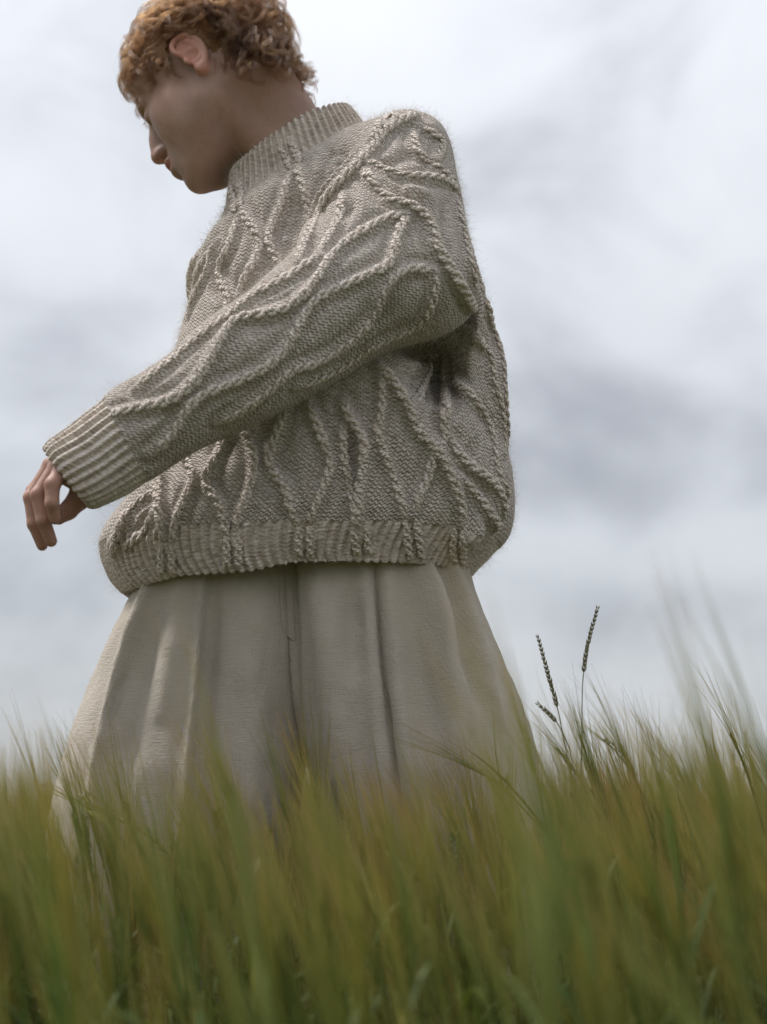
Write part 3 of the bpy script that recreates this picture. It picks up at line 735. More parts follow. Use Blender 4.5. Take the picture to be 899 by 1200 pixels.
# cables traced on the photograph: 'B' on the body, 'S' on the sleeve
CABLES = [('B', x) for x in (
    [(347, 196), (353, 207), (358, 225), (363, 246), (352, 285), (343, 312)], [(340, 205), (332, 235), (318, 270), (315, 285), (325, 302), (334, 322)],
    [(284, 246), (295, 265), (306, 281), (303, 300), (289, 325), (281, 346)], [(279, 255), (270, 290), (258, 311), (260, 331), (271, 350), (262, 372)],
    [(252, 284), (248, 300), (246, 315), (231, 345), (222, 368)], [(242, 300), (229, 332)], [(397, 191), (379, 226), (366, 248)],
    [(565, 347), (578, 391), (587, 425), (590, 476), (594, 520)], [(540, 262), (556, 318), (566, 350)], [(560, 396), (573, 418), (577, 449), (586, 480), (590, 530)],
    [(534, 446), (547, 460), (565, 484), (576, 513), (580, 547), (594, 580)], [(526, 512), (540, 536), (565, 556), (585, 575), (589, 605)],
    [(521, 425), (522, 478), (520, 522)], [(505, 420), (491, 465)], [(444, 428), (465, 451), (482, 480), (491, 504), (516, 531), (529, 558), (540, 591), (541, 616)],
    [(510, 529), (502, 558), (491, 580), (484, 603)], [(448, 440), (447, 484), (442, 509), (453, 538), (464, 569), (474, 604)],
    [(402, 470), (408, 486), (425, 513), (426, 542), (421, 573), (420, 613)], [(402, 500), (402, 540), (411, 569), (416, 596), (421, 620)],
    [(360, 470), (368, 490), (380, 520), (387, 545), (378, 573), (367, 598), (363, 616)], [(338, 472), (333, 486), (318, 525), (314, 545), (333, 569), (341, 593), (350, 618)],
    [(282, 496), (288, 504), (297, 529), (298, 553), (289, 585), (278, 611), (276, 624)], [(272, 498), (268, 508), (255, 533), (241, 562), (252, 582), (264, 607), (267, 631)],
    [(214, 526), (219, 538), (228, 558), (221, 578), (206, 613), (203, 640)], [(191, 542), (186, 578), (188, 607), (192, 637)], [(179, 602), (170, 626), (144, 642)],
    [(181, 576), (150, 602), (139, 625), (132, 652)], [(541, 560), (566, 590), (583, 618)])] + [('S', x) for x in (
    [(487, 135), (453, 152), (431, 181), (402, 211), (381, 237), (363, 275), (349, 308)], [(471, 131), (447, 144), (436, 166)],
    [(431, 190), (465, 206), (505, 208), (527, 215), (536, 226)], [(485, 155), (487, 177), (505, 195), (525, 206), (535, 222)], [(491, 148), (509, 161), (529, 170)],
    [(427, 200), (442, 219), (456, 235), (485, 243), (505, 261), (514, 288), (522, 308), (543, 340)], [(402, 228), (400, 252), (387, 279), (374, 298)],
    [(474, 251), (450, 258), (429, 270), (395, 294), (369, 331), (342, 358), (307, 369), (273, 377), (251, 413), (229, 447), (200, 469), (160, 479), (131, 486)],
    [(376, 300), (333, 329), (296, 349), (268, 372), (234, 397), (202, 424), (160, 455)],
    [(478, 252), (465, 279), (459, 308), (429, 324), (398, 338), (371, 351), (353, 376), (338, 405), (316, 427), (284, 445), (244, 460), (222, 476), (202, 508), (176, 532)],
    [(506, 317), (476, 316), (453, 336), (440, 365), (422, 389), (398, 409), (369, 425), (342, 433), (316, 456), (289, 476), (258, 494)],
    [(511, 320), (506, 351), (493, 378), (462, 393), (429, 409), (400, 429), (350, 453)], [(508, 284), (521, 303), (542, 338), (554, 362)],
    [(533, 232), (540, 262), (548, 300), (556, 340)])]
HEM_BRAIDS = [(196, 638, 200, 691), (272, 626, 276, 683), (356, 616, 359, 673), (421, 616, 426, 664), (480, 606, 487, 660), (538, 616, 533, 667)]
# a matching diamond lattice on the side that faces away
def lattice(V, t, lo, hi, umin, umax, cols, rowsn):
    nv, nu, _ = V.shape; out = []
    for c in range(cols):
        for ph_ in (0, 1):
            pl = []
            for r_ in range(rowsn + 1):
                uu = umin + (umax - umin) * (c + 0.5 + (0.42 if (r_ + ph_) % 2 else -0.42) * .9) / cols
                vv = lo + (hi - lo) * r_ / rowsn
                pl.append(V[int(np.clip(np.searchsorted(t, vv), 0, nv - 1)), int(uu * nu) % nu])
            out.append(np.array(pl))
    return out
CP = []
for w_, pa in CABLES: CP.append((w_, project(pa, bvB if w_ == 'B' else bvS, 2.15 if w_ == 'B' else 1.98)))
back = [('B', x) for x in lattice(body, tB, 6.2, 14.8, -.19, .19, 7, 6)] + [('S', x) for x in lattice(slv, tS, 4.0, 10.8, -.14, .20, 3, 5)] + [('F', x) for x in lattice(far, tF, 2.2, 8.2, .05, .95, 5, 4)]
CP += back
for x0, y0, x1, y1 in HEM_BRAIDS:
    for o_ in (-6.5, 6.5): CP.append(('H', project([(x0 + o_, y0), ((x0 + x1) / 2 + o_, (y0 + y1) / 2), (x1 + o_, y1 - 2)], bvB, 2.0)))
for o_ in (-6, 6): CP.append(('H', project([(333 + o_, 166 - o_ * .5), (340 + o_, 180 - o_ * .5), (346 + o_, 194 - o_ * .5)], bvB, 2.1)))
for o_ in (-4, 5): CP.append(('H', project([(276 + o_, 212 - o_ * .5), (277 + o_, 230 - o_ * .5), (280 + o_, 246 - o_ * .5)], bvB, 2.1)))

# fine cloth
bodyF, slvF, farF = upsample(body, KB), upsample(slv, KS), upsample(far, 2)
def rowparam(t, k): return np.interp(np.arange((len(t) - 1) * k + 1) / k, np.arange(len(t)), t)
tBf, tSf, tFf = rowparam(tB, KB), rowparam(tS, KS), rowparam(tF, 2)
kd = {}
for w_ in 'BSFH':
    pp = np.concatenate([resample(p, .004)[0] for q_, p in CP if q_ == w_]); k_ = KDTree(len(pp))
    for i, p in enumerate(pp): k_.insert(Vector(p), i)
    k_.balance(); kd[w_] = k_
def relief(V, sgn, tr, which, ribs, nrib, amp):
    """cable welts and puffed panels, ribbed bands; returns V and the rib mask"""
    nv, nu, _ = V.shape; n = grid_normals(V) * sgn; X = V.reshape(-1, 3); k_ = kd[which]
    d = np.array([k_.find(p)[2] for p in X]).reshape(nv, nu)
    rm = np.zeros(nv)
    for a_, b_ in ribs: rm = np.maximum(rm, np.clip((tr - a_) / .12, 0, 1) * np.clip((b_ - tr) / .12, 0, 1))
    a = np.arange(nu) / nu * 2 * np.pi
    rib = np.zeros((nv, nu))
    for (a_, b_), nr, am in zip(ribs, nrib, amp):
        w_ = np.clip((tr - a_) / .12, 0, 1) * np.clip((b_ - tr) / (.12 if a_ < 2 else 2.6), 0 if a_ < 2 else .25, 1)
        rib += w_[:, None] * am * (np.abs(np.cos(a * nr / 2 + .25 * np.sin(a * 9)))[None, :] ** .9 * 1.9 - 1.1)
    if which == 'B':
        dh = np.full((nv, nu), 1.0); sel_ = rm > 0
        dh[sel_] = np.array([kd['H'].find(p)[2] for p in V[sel_].reshape(-1, 3)]).reshape(-1, nu)
        rib = rib * (1 - np.exp(-(dh / .009) ** 4)) + .0012 * np.exp(-(dh / .008) ** 2)
    wel = .0045 * np.exp(-(d / .008) ** 2) - .0026 * np.exp(-((d - .0125) / .005) ** 2) + .0030 * np.clip((d - .012) / .02, 0, 1)
    h = wel * (1 - rm[:, None]) + rib
    return V + n * h[..., None], rm
bodyF, rmB = relief(bodyF, sB, tBf, 'B', [(0.5, 5.05), (14.65, 19.5)], [64, 122], [.0026, .0029])
slvF, rmS = relief(slvF, sS, tSf, 'S', [(11.0, 15.2)], [28], [.0026])
farF, rmF = relief(farF, sF, tFf, 'F', [(8.1, 10.6)], [28], [.0026])
def cloth_uv(V, colw, rowh):
    """stitch coordinates measured on the cloth, from the front outwards"""
    nv, nu, _ = V.shape
    W = np.concatenate([V, V[:, :1]], 1)
    u = np.concatenate([np.zeros((nv, 1)), np.cumsum(np.linalg.norm(np.diff(W, axis=1), axis=2), axis=1)], 1)
    u = (u - u[:, nu // 2][:, None]) / colw
    v = np.concatenate([np.zeros((1, nu + 1)), np.cumsum(np.linalg.norm(np.diff(W, axis=0), axis=2), axis=0)], 0) / rowh
    mid = v[nv // 2].copy(); v = v - mid[None] + mid.mean()
    return np.stack([u, v], -1)
def cloth_piece(name, V, lo, hi, uv, mat, parent, sgn):
    v = V[lo:hi + 1]; nv, nu, _ = v.shape
    v2 = np.concatenate([v, v[:, :1]], 1); u2 = uv[lo:hi + 1]
    f = grid_faces(nv, nu + 1, False)
    if sgn < 0: f = f[:, ::-1]
    return link(name, mesh_np(name, v2.reshape(-1, 3), f, uv=u2.reshape(-1, 2)), parent, [mat])
def row_at(t, v): return int(np.searchsorted(t, v))
uvB = cloth_uv(body_flat, .0068, .0052); uvS = cloth_uv(slv_flat, .0068, .0052); uvF = cloth_uv(far_flat, .0068, .0052)
def uvrib(uv, n): 
    w = uv.copy(); w[..., 0] = (np.arange(uv.shape[1]) / (uv.shape[1] - 1) * n)[None]; return w
c0, h0 = row_at(tBf, 5.0), row_at(tBf, 14.7)
sweater = cloth_piece('sweater', bodyF, c0, h0, uvB, MAT_PURL, person, sB)
sweater['label'] = 'chunky oatmeal sweater with twisted diamond cables'
cloth_piece('collar', bodyF, 0, c0, uvrib(uvB, 64), MAT_RIB, sweater, sB)
cloth_piece('hem_band', bodyF, h0, len(bodyF) - 1, uvrib(uvB, 122), MAT_RIB, sweater, sB)
k0 = row_at(tSf, 11.05)
cloth_piece('sleeve', slvF, 0, k0, uvS, MAT_PURL, sweater, sS)
cloth_piece('cuff', slvF, k0, len(slvF) - 1, uvrib(uvS, 28), MAT_RIB, sweater, sS)
k1 = row_at(tFf, 8.15)
cloth_piece('sleeve', farF, 0, k1, uvF, MAT_PURL, sweater, sF)
cloth_piece('cuff', farF, k1, len(farF) - 1, uvrib(uvF, 28), MAT_RIB, sweater, sF)

def cable(path, bvh, sgn, rb, rn, rad, pitch, ph0):
    p, ln = resample(path, .0027)
    for _ in range(3): p[1:-1] = .5 * p[1:-1] + .25 * (p[2:] + p[:-2])
    n = []
    for i, x in enumerate(p):
        h = bvh.find_nearest(Vector(x)); n.append(np.array(h[1]) * sgn); p[i] = np.array(h[0])
    n = np.array(n)
    for _ in range(6): n[1:-1] = unit(.5 * n[1:-1] + .25 * (n[2:] + n[:-2]))
    t = unit(np.gradient(p, axis=0)); b = unit(np.cross(t, n)); n = unit(np.cross(b, t))
    s = np.linspace(0, ln, len(p)); endf = np.clip(np.minimum(s, ln - s) / .012, 0, 1) ** .6
    Vs, Fs, Us, o = [], [], [], 0
    wob_ = 1 + .12 * np.interp(s, np.arange(0, ln + .02, .01), rng.normal(size=len(np.arange(0, ln + .02, .01))))
    for j in (0, 1):
        ph_ = ph0 + 2 * np.pi * s / pitch + j * np.pi
        c = p + b * (rb * np.cos(ph_) * endf * wob_)[:, None] + n * (.0040 + rn * np.sin(ph_) * endf - .004 * (1 - endf))[:, None]
        r = rad * (0.55 + .45 * endf) * wob_ * (1 + .10 * np.sin(2 * ph_))
        V, F = tube_np(c, r, 8, up=n, squash=.72)
        u_, v_ = np.meshgrid(np.arange(8) / 8 * 2, s / .0042)
        Vs.append(V); Fs.append(F + o); Us.append(np.stack([u_, v_], -1).reshape(-1, 2)); o += len(V)
    return np.concatenate(Vs), np.concatenate(Fs), np.concatenate(Us)
bvBf, bvSf, bvFf = bvB, bvS, bvF
for w_, pa in CP:
    bv, sg = {'B': (bvB, sB), 'S': (bvS, sS), 'F': (bvF, sF), 'H': (bvB, sB)}[w_]
    if w_ == 'H': V, F, U = cable(pa, bv, sg, .0030, .0012, .0027, .024, rng.uniform(0, 6))
    else: V, F, U = cable(pa, bv, sg, .0033, .0014, .0028, .029, rng.uniform(0, 6))
    link('cable', mesh_np('cable', V, F, uv=U), sweater, [MAT_CABLE])

# wool fibres standing off the knit
def fuzz(V, sgn, n, r):
    nv, nu, _ = V.shape; nn = grid_normals(V) * sgn
    i = r.integers(2, nv - 2, n); j = r.integers(0, nu, n)
    p = V[i, j] + r.normal(size=(n, 3)) * .0006; d = unit(nn[i, j] + r.normal(size=(n, 3)) * .75); l = r.uniform(.003, .010, n)
    g = r.normal(size=(n, 3)) * .6
    t = np.linspace(0, 1, 5)
    return p[:, None] + (d[:, None] * t[None, :, None] + g[:, None] * (t ** 2)[None, :, None]) * l[:, None, None]
r_f = np.random.default_rng(9)
fz = np.concatenate([fuzz(bodyF[row_at(tBf, 2):row_at(tBf, 17)], sB, 42000, r_f), fuzz(slvF[row_at(tSf, 1):row_at(tSf, 13)], sS, 18000, r_f)])
fo = hair_object('wool_fuzz', fz, 0.00006, MAT_FUZZ, sweater, .5); fo['kind'] = 'stuff'
#@@ TROUSERS
LEGS = [
    [(172, 640, 385, 640, 2.18, .125), (163, 688, 385, 686, 2.18, .132), (123, 770, 380, 770, 2.18, .142), (91, 850, 368, 850, 2.18, .150), (73, 912, 357, 912, 2.18, .156), (60, 980, 350, 980, 2.18, .16), (48, 1150, 338, 1150, 2.18, .165), (36, 1400, 325, 1400, 2.18, .17)],
    [(300, 640, 545, 640, 2.18, .13), (300, 688, 553, 680, 2.18, .137), (312, 770, 586, 768, 2.18, .146), (336, 850, 616, 845, 2.18, .152), (362, 912, 633, 910, 2.18, .157), (373, 980, 646, 980, 2.18, .16), (385, 1150, 668, 1150, 2.18, .165), (398, 1400, 690, 1400, 2.18, .17)]]
FOLDS = [
    [([(241, 650), (230, 790), (205, 1060)], .011, .006), ([(254, 650), (246, 790), (232, 1060)], -.010, .011), ([(180, 660), (138, 800), (100, 960)], .011, .009), ([(196, 660), (165, 800), (130, 960)], -.011, .016),
     ([(295, 650), (292, 800), (285, 1060)], .013, .026), ([(205, 720), (190, 850)], .006, .014), ([(340, 600), (343, 700), (350, 860)], -.009, .006), ([(150, 770), (128, 860)], -.006, .008)],
    [([(437, 620), (447, 770), (475, 1000)], -.011, .0045), ([(424, 620), (433, 770), (458, 1000)], .007, .010), ([(452, 620), (464, 770), (492, 1000)], .006, .010), ([(370, 640), (388, 790), (420, 1000)], .014, .022),
     ([(408, 690), (420, 800)], -.005, .016), ([(340, 600), (343, 700), (350, 860)], -.009, .006), ([(493, 630), (517, 705), (530, 800), (545, 960)], .012, .012), ([(520, 630), (550, 720), (590, 860)], .009, .010), ([(505, 640), (535, 720), (565, 860)], -.010, .013), ([(475, 640), (492, 780), (505, 900)], -.008, .016),
     ([(540, 780), (560, 860)], .006, .016)]]
trousers = None
LEGV = []
for li, rows in enumerate(LEGS):
    V, t = section_grid(rows, 200, 150, 2.5); sg = orient(V)
    V = V + grid_normals(V) * (sg * .006 * (vnoise(V * np.array([1, 1, .35]), 12.0) + .5 * vnoise(V * np.array([1, 1, .5]), 30.0) + .28 * vnoise(V * np.array([1, 1, .45]), 75.0)))[..., None]
    if li == 0: V[:, :, 1] += 0.0
    bv2 = bvh_of(V)
    for pa, h, w in FOLDS[li]: V = fold(V, sg, pa, h * 1.3, w, 2.05, bv2)
    nv, nu, _ = V.shape
    ln = np.concatenate([[0], np.cumsum(np.linalg.norm(np.diff(V, axis=0), axis=2).mean(1))])
    uv = np.stack(np.broadcast_arrays(np.arange(nu + 1)[None, :] / nu * 1.0, ln[:, None]), -1)
    V2 = np.concatenate([V, V[:, :1]], 1); f = grid_faces(nv, nu + 1, False)
    if sg < 0: f = f[:, ::-1]
    me = mesh_np('trousers', V2.reshape(-1, 3), f, uv=uv.reshape(-1, 2))
    if li == 0:
        trousers = link('trousers', me, person, [MAT_TROUSER]); trousers['label'] = 'wide pleated cream trousers'
    else:
        link('trouser_leg', me, trousers, [MAT_TROUSER])
    LEGV.append((V, sg))
bvL = [bvh_of(v) for v, _ in LEGV]
def seam(name, path, li, r, lift=.0006, Yg=2.0):
    pa, pb = project(path, bvL[0], Yg), project(path, bvL[1], Yg)
    p = np.where((pa[:, 1] < pb[:, 1])[:, None], pa, pb); p, ln = resample(p, .003)
    p = p + np.array([0, -lift, 0])
    V, F = tube_np(p, np.full(len(p), r), 6)
    return link(name, mesh_np(name, V, F, uv=np.zeros((len(V), 2))), trousers, [MAT_TROUSER])
def fly():
    rows, cols = 34, 9; V = []
    for i in range(rows):
        y = 655 + 95 * i / (rows - 1); w = 15 * math.sqrt(max(0.0, 1 - max(0.0, (y - 727) / 23.5) ** 2))
        for j in range(cols):
            x = 341 + (y - 655) * .05 - w * (1 - j / (cols - 1)); d = Vector(ray(x, y)).normalized(); o = Vector((0, 0, CAM_Z))
            hs = [h[0] for h in (b_.ray_cast(o, d) for b_ in bvL) if h[0] is not None]
            h = min(hs, key=lambda q: q[1]) if hs else Vector(P(x, y, 2.05))
            V.append(np.array(h) - np.array(d) * .0012)
    V = np.array(V).reshape(rows, cols, 3)
    V[1:-1] = (V[1:-1] + V[2:] + V[:-2]) / 3
    uv = np.stack([V[..., 0], V[..., 2]], -1).reshape(-1, 2)
    return link('fly_placket', mesh_np('fly_placket', V.reshape(-1, 3), grid_faces(rows, cols, False), uv=uv), trousers, [MAT_TROUSER])
fly()
#@@ BARLEY
# ================================================================== barley
def strip(path, width, nrm):
    """flat ribbon; path (k,3)"""
    t = unit(np.gradient(path, axis=0)); b = unit(np.cross(t, nrm))
    w = np.asarray(width)[:, None]
    V = np.stack([path - b * w, path + b * w], 1).reshape(-1, 3); k = len(path)
    i = np.arange(k - 1) * 2
    return V, np.stack([i, i + 1, i + 3, i + 2], 1)
class Plant:
    def __init__(s): s.parts = {}
    def add(s, part, V, F, h):
        q = s.parts.setdefault(part, [[], [], [], 0])
        q[0].append(V); q[1].append(F + q[3]); q[2].append(h); q[3] += len(V)
    def get(s, part):
        if part == 'leaf':
            qs = [s.get(k) for k in s.parts if k.startswith('leaf')]; o = np.cumsum([0] + [len(q[0]) for q in qs])
            return np.concatenate([q[0] for q in qs]), np.concatenate([q[1] + a for q, a in zip(qs, o)]), np.concatenate([q[2] for q in qs])
        q = s.parts[part]; return np.concatenate(q[0]), np.concatenate(q[1]), np.concatenate(q[2])
def kernel_mesh(c, d, side, L_, w):
    """a plump pointed grain: 4-sided, 3 rings"""
    u = unit(np.cross(d, side)); ts = np.array([0, .45, 1.0]); rs = np.array([.35, 1.0, .12]) * w
    a = np.arange(4) / 4 * 2 * np.pi
    V = c + d * (ts * L_)[:, None, None] + rs[:, None, None] * (np.cos(a)[None, :, None] * side + .75 * np.sin(a)[None, :, None] * u)
    return V.reshape(-1, 3), grid_faces(3, 4)
def barley(r, hgt, lean, nod, detail=2, earlen=None, awnlen=None):
    """one barley plant at the origin leaning to -x"""
    pl = Plant(); az = r.normal(0, .45)
    dx, dy = -math.cos(az), math.sin(az)
    k = 7 if detail == 2 else 4
    t = np.linspace(0, 1, k)
    bend = lean * t ** 2.2
    path = np.stack([dx * bend * hgt, dy * bend * hgt, hgt * (t - .12 * bend ** 2)], 1)
    V, F = tube_np(path, np.linspace(.0017, .0011, k), 4 if detail == 2 else 3)
    pl.add('stem', V, F, np.repeat(t, 4 if detail == 2 else 3))
    d0 = unit(path[-1] - path[-2]); side = unit(np.cross(d0, [dx, dy, .3])); 
    earlen = earlen or r.uniform(.065, .09); ne = 9 if detail == 2 else 4
    e = np.linspace(0, 1, 14 if detail == 2 else 5)
    dirs = unit(d0 + np.stack([dx * nod * e, dy * nod * e, -.25 * nod * e], 1))
    ep = path[-1] + np.concatenate([[[0, 0, 0]], np.cumsum(dirs[:-1] * (earlen / (len(e) - 1)), axis=0)])
    awn = awnlen or r.uniform(.10, .145)
    if detail == 2:
        nk = 11
        for i in range(nk):
            q = cr(ep, (i / nk) * 13); d = unit(cr(dirs, (i / nk) * 13))
            for s in (-1, 1):
                sd = side * s; kd_ = unit(d + sd * .30 + r.normal(size=3) * .05)
                V, F = kernel_mesh(q + sd * .0018 + d * (.003 if s > 0 else 0), kd_, np.cross(kd_, unit(np.cross(side, d))), .0098, .0023)
                pl.add('ear', V, F, np.full(len(V), .2 + .6 * i / nk))
                ad = unit(d + sd * r.uniform(.03, .17) + r.normal(size=3) * .045)
                a0 = q + sd * .0018 + kd_ * .009; al = awn * r.uniform(.8, 1.1) * (1.05 - .25 * i / nk)
                at = np.linspace(0, 1, 4)
                ap = a0 + ad * (al * at)[:, None] + (np.array([dx, dy, -.3]) * (nod * .22 * al) + r.normal(size=3) * .006) [None] * (at ** 2)[:, None]
                V, F = strip(ap, np.array([.00040, .00034, .00024, .00007]), unit(r.normal(size=3)))
                pl.add('awns', V, F, np.repeat(at, 2))
    else:
        rs = np.interp(e, [0, .25, .8, 1], [.0016, .0052, .004, .001]); V, F = tube_np(ep, rs, 4)
        pl.add('ear', V, F, np.repeat(.2 + .6 * e, 4))
        na = 13 if detail == 1 else 6
        for i in range(na):
            q = cr(ep, r.random() * (len(e) - 1)); d = unit(dirs[-1])
            ad = unit(d + side * r.normal() * .14 + r.normal(size=3) * .06); at = np.array([0, .5, 1.])
            ap = q + ad * (awn * 1.1 * at)[:, None] + np.array([dx, dy, -.3]) * (nod * .2 * awn) * (at ** 2)[:, None]
            wd = .0006 if detail == 1 else .0013
            V, F = strip(ap, np.array([wd, wd * .7, wd * .15]), unit(r.normal(size=3))); pl.add('awns', V, F, np.repeat(at, 2))
    for i in range(3 if detail == 2 else 1):
        f = r.uniform(.55, .95); p0 = cr(path, f * (k - 1)); a_ = r.uniform(0, 6.28); ll = r.uniform(.10, .2); lt = np.linspace(0, 1, 7 if detail == 2 else 4)
        h_ = np.array([math.cos(a_), math.sin(a_), 0]) + np.array([-.5, 0, 0])
        lp = p0 + h_ * (ll * .55 * lt)[:, None] + np.array([0, 0, 1.]) * (ll * (.85 * lt - .75 * lt ** 2 * r.uniform(.3, 1.2)))[:, None]
        V, F = strip(lp, .0031 * np.sqrt(np.maximum(lt * .6 + .4, 0)) * (1 - lt ** 3) + .0003, unit(np.array([-h_[1], h_[0], .0]) * .0 + np.array([h_[0] * -.6, h_[1] * -.6, 1.])))
        pl.add('leaf%d' % i, V, F, np.repeat(lt, 2))
    return pl
PARTS = ['stem', 'leaf', 'ear', 'awns']; PMATS = [MAT_STEM, MAT_LEAF, MAT_EAR, MAT_AWN]
r_b = np.random.default_rng(24)
def templates(n, detail):
    out = []
    for i in range(n):
        pl = barley(r_b, 0.545, r_b.uniform(.03, .15), r_b.uniform(.04, .34), detail)
        Vs, Fs, hs, mi, o = [], [], [], [], 0
        for k_, pn in enumerate(PARTS):
            V, F, h = pl.get(pn); Vs.append(V); Fs.append(F + o); hs.append(h); mi.append(np.full(len(F), k_)); o += len(V)
        out.append((np.concatenate(Vs), np.concatenate(Fs), np.concatenate(hs), np.concatenate(mi)))
    return out
T2, T1, T0 = templates(26, 2), templates(16, 1), templates(10, 0)
def in_clothes(x, y):
    """ground taken up by the two trouser legs and the photographer's spot"""
    z = np.zeros_like(x, bool)
    for cx, a_, b_ in ((-.27, .17, .17), (.10, .17, .17)): z |= ((x - cx) / a_) ** 2 + ((y - 2.18) / b_) ** 2 < 1
    return z
def scatter(y0, y1, dens, spread, lo=None):
    a_ = (y1 - y0) * 1.0; xm = spread * y1 + .22
    n = int(dens * (y1 - y0) * 2 * xm)
    y = r_b.uniform(y0, y1, n); x = r_b.uniform(-xm, xm, n)
    k = (np.abs(x) < spread * y + .22) & ~in_clothes(x + .10, y)
    return x[k] , y[k]
ALLV, ALLF, ALLH, ALLM, ALLR, off = [], [], [], [], [], 0
def plant_field(X, Y, T, hs):
    global off
    for x, y, h in zip(X, Y, hs):
        V, F, hh, mi = T[r_b.integers(len(T))]
        a_ = r_b.normal(0, .5); c, s = math.cos(a_), math.sin(a_)
        W = V * h
        W = np.stack([W[:, 0] * c - W[:, 1] * s + x, W[:, 0] * s + W[:, 1] * c + y, W[:, 2]], 1)
        ALLV.append(W); ALLF.append(F + off); ALLH.append(hh); ALLM.append(mi); ALLR.append(np.full(len(V), np.clip(r_b.normal(.5, .30), 0, 1))); off += len(V)
x, y = scatter(0.66, 1.15, 105, .27); plant_field(x, y, T1, r_b.normal(.91, .06, len(x)))
x, y = scatter(0.9, 2.3, 260, .27); plant_field(x, y, T1, r_b.normal(.76, .05, len(x)))          # shorter shoots under the ears
x, y = scatter(1.15, 1.60, 300, .27); plant_field(x, y, T2, r_b.normal(.895, .06, len(x)))
x, y = scatter(1.60, 1.90, 520, .27); plant_field(x, y, T2, r_b.normal(.935, .06, len(x)))
x, y = r_b.uniform(-.62, -.28, 170), r_b.uniform(1.40, 1.98, 170); plant_field(x, y, T2, r_b.normal(.88, .05, len(x)))
x, y = r_b.uniform(-.28, .34, 150), r_b.uniform(1.40, 1.98, 150); plant_field(x, y, T2, r_b.normal(.86, .05, len(x)))
x, y = scatter(1.90, 2.45, 420, .27); plant_field(x, y, T2, r_b.normal(.99, .065, len(x)))
x, y = scatter(2.45, 2.9, 420, .27); plant_field(x, y, T1, r_b.normal(.99, .065, len(x)))
x, y = scatter(2.9, 8.0, 150, .27); plant_field(x, y, T1, r_b.normal(1.02, .06, len(x)))
x, y = scatter(8.0, 32.0, 16, .27); plant_field(x, y, T0, r_b.normal(1.03, .07, len(x)))
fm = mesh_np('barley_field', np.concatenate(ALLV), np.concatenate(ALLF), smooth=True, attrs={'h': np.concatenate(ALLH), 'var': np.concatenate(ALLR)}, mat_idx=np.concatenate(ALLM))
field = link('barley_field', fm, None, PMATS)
tag(field, 'green and gold barley crop covering the field', 'barley', kind='stuff')

# single plants that can be told apart
def single(px, py, Y, label, seed, lean, nod, hscale=1.0, var=.5, ear=None, awn=None, turn=0.0):
    """the plant whose ear base shows at px, py"""
    r = np.random.default_rng(seed); tip = P(px, py, Y)
    pl = barley(r, tip[2], lean, nod, 2, ear, awn)
    Vs = pl.get('stem')[0]; top = Vs[-4:].mean(0)
    c, s = math.cos(turn), math.sin(turn); tx, ty = top[0] * c - top[1] * s, top[0] * s + top[1] * c
    root = bpy.data.objects.new('barley_plant', None); COL.objects.link(root)
    root.location = (tip[0] - tx, Y - ty, 0); root.rotation_euler = (0, 0, turn)
    tag(root, label, 'barley', 'single barley plants standing out of the crop')
    for pn, mt in (('stem', MAT_STEM), ('leaf0', MAT_LEAF), ('leaf1', MAT_LEAF), ('leaf2', MAT_LEAF), ('ear', MAT_EAR), ('awns', MAT_AWN)):
        V, F, h = pl.get(pn); pn = pn.rstrip('012')
        link(pn, mesh_np(pn, V, F, attrs={'h': h, 'var': np.full(len(V), var)}), root, [mt])
    return root
single(606, 925, 1.95, 'green barley ear leaning far left in front of the right trouser leg', 1, .42, .7, var=.45, ear=.075, awn=.11)
single(198, 985, 1.86, 'barley ear with a bundle of dark green awns below the left trouser leg', 2, .45, .7, var=.3)
single(138, 965, 1.92, 'thin barley ear leaning left before the outer edge of the left trouser leg', 3, .5, .9, var=.55)
single(470, 1135, 1.55, 'pale green plump barley ear upright at the bottom centre', 4, .2, .3, var=.4)
single(775, 1160, 1.9, 'barley ear hanging among dark leaves at the bottom right', 5, .25, .5, var=.35)
single(690, 930, 2.25, 'barley plant at the foot of the two tall wild grass stalks', 6, .22, .4, var=.4)
single(885, 935, 2.2, 'barley plant with upright awns at the right edge', 7, .12, .2, var=.6)
single(745, 905, 2.45, 'barley ear leaning left against the sky right of the wild grass', 8, .35, .8, var=.6)

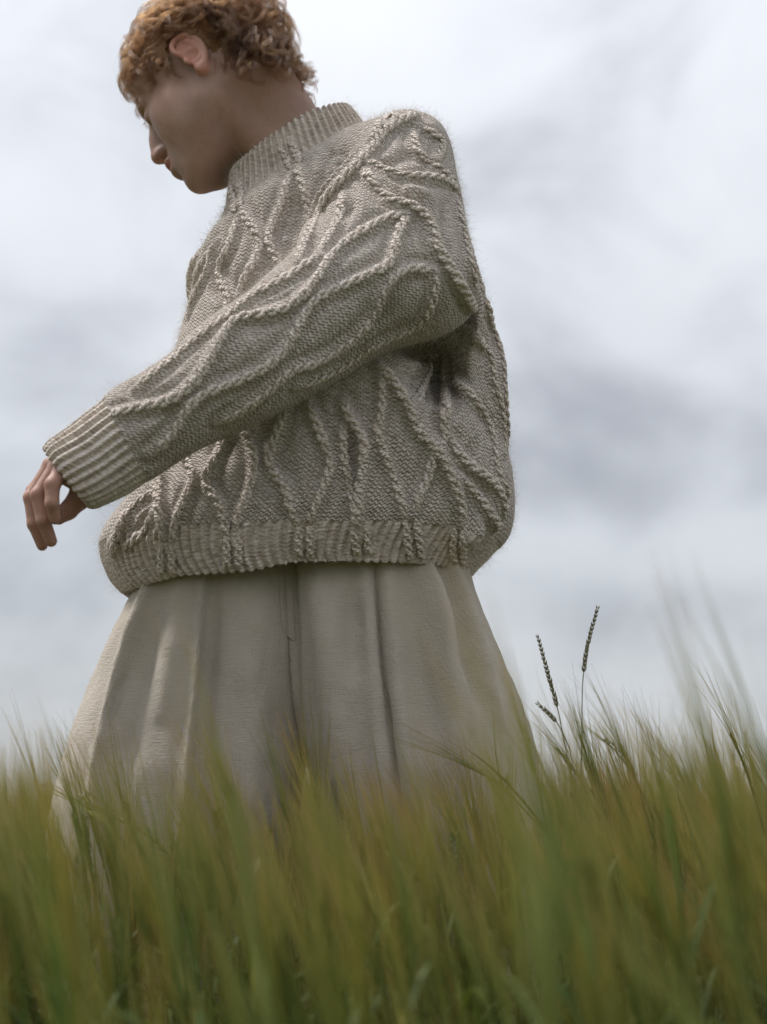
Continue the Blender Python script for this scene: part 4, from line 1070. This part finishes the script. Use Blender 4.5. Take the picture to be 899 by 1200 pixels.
def wild_grass(px_path, Y, head_from, label, seed, leafy=False):
    r = np.random.default_rng(seed)
    top = np.array([P(x, y, Y) for x, y in px_path])
    dn0 = (top[0] - top[1]) / np.linalg.norm(top[0] - top[1])
    low = [top[0] + dn0 * k * .055 * np.array([1 / k ** .5, 1, 1]) for k in (8, 7, 6, 5, 4, 3, 2, 1)]
    base = low[0] + np.array([0, 0, 0]); base = np.array([base[0], base[1], 0.0]); low = [q for q in low if q[2] > .06]
    p, ln = resample(np.array([base] + low + list(top)), .006)
    root = bpy.data.objects.new('seeding_stalk', None); COL.objects.link(root); root.location = base
    tag(root, label, 'wild grass', 'tall wild grass stalks', 'thing')
    p = p - base; t = np.linspace(0, 1, len(p))
    V, F = tube_np(p, np.interp(t, [0, 1], [.0013, .0006]), 5)
    link('stem', mesh_np('stem', V, F, attrs={'h': np.repeat(t * .5, 5), 'var': np.full(len(V), .5)}), root, [MAT_WILD])
    Vs, Fs, o = [], [], 0
    i0 = int(len(p) * head_from); head = p[i0:]; dn = unit(np.gradient(head, axis=0))
    side0 = unit(np.cross(dn[0], [0, 1, 0]))
    for i in range(len(head)):
        f = i / (len(head) - 1)
        for s in (-1, 1):
            sd = unit(side0 * s + np.array([0, r.normal() * .7, 0])); d = unit(dn[i] + sd * .28)
            V, F = kernel_mesh(head[i] + sd * .0008, d, unit(np.cross(d, [0, 1, .1])), .0092 * (1 - .35 * f), .0013 * (1.1 - .5 * abs(f - .35)))
            Vs.append(V); Fs.append(F + o); o += len(V)
    V = np.concatenate(Vs)
    link('seed_head', mesh_np('seed_head', V, np.concatenate(Fs), attrs={'h': np.full(len(V), .9), 'var': r.uniform(.35, .6, len(V))}), root, [MAT_WILD])
    return root
wild_grass([(681, 905), (682, 860), (683, 800), (689, 755), (700, 714)], 2.22, .905, 'tallest wild grass stalk with a slim dark seed head above the crop', 31)
wild_grass([(668, 905), (660, 862), (653, 828), (641, 785), (631, 748)], 2.20, .893, 'shorter wild grass stalk with seed head leaning left beside the tallest one', 32)
wild_grass([(676, 925), (668, 880), (656, 852), (645, 838), (632, 826)], 2.20, .955, 'low bent wild grass stalk drooping left below the two tall ones', 33)
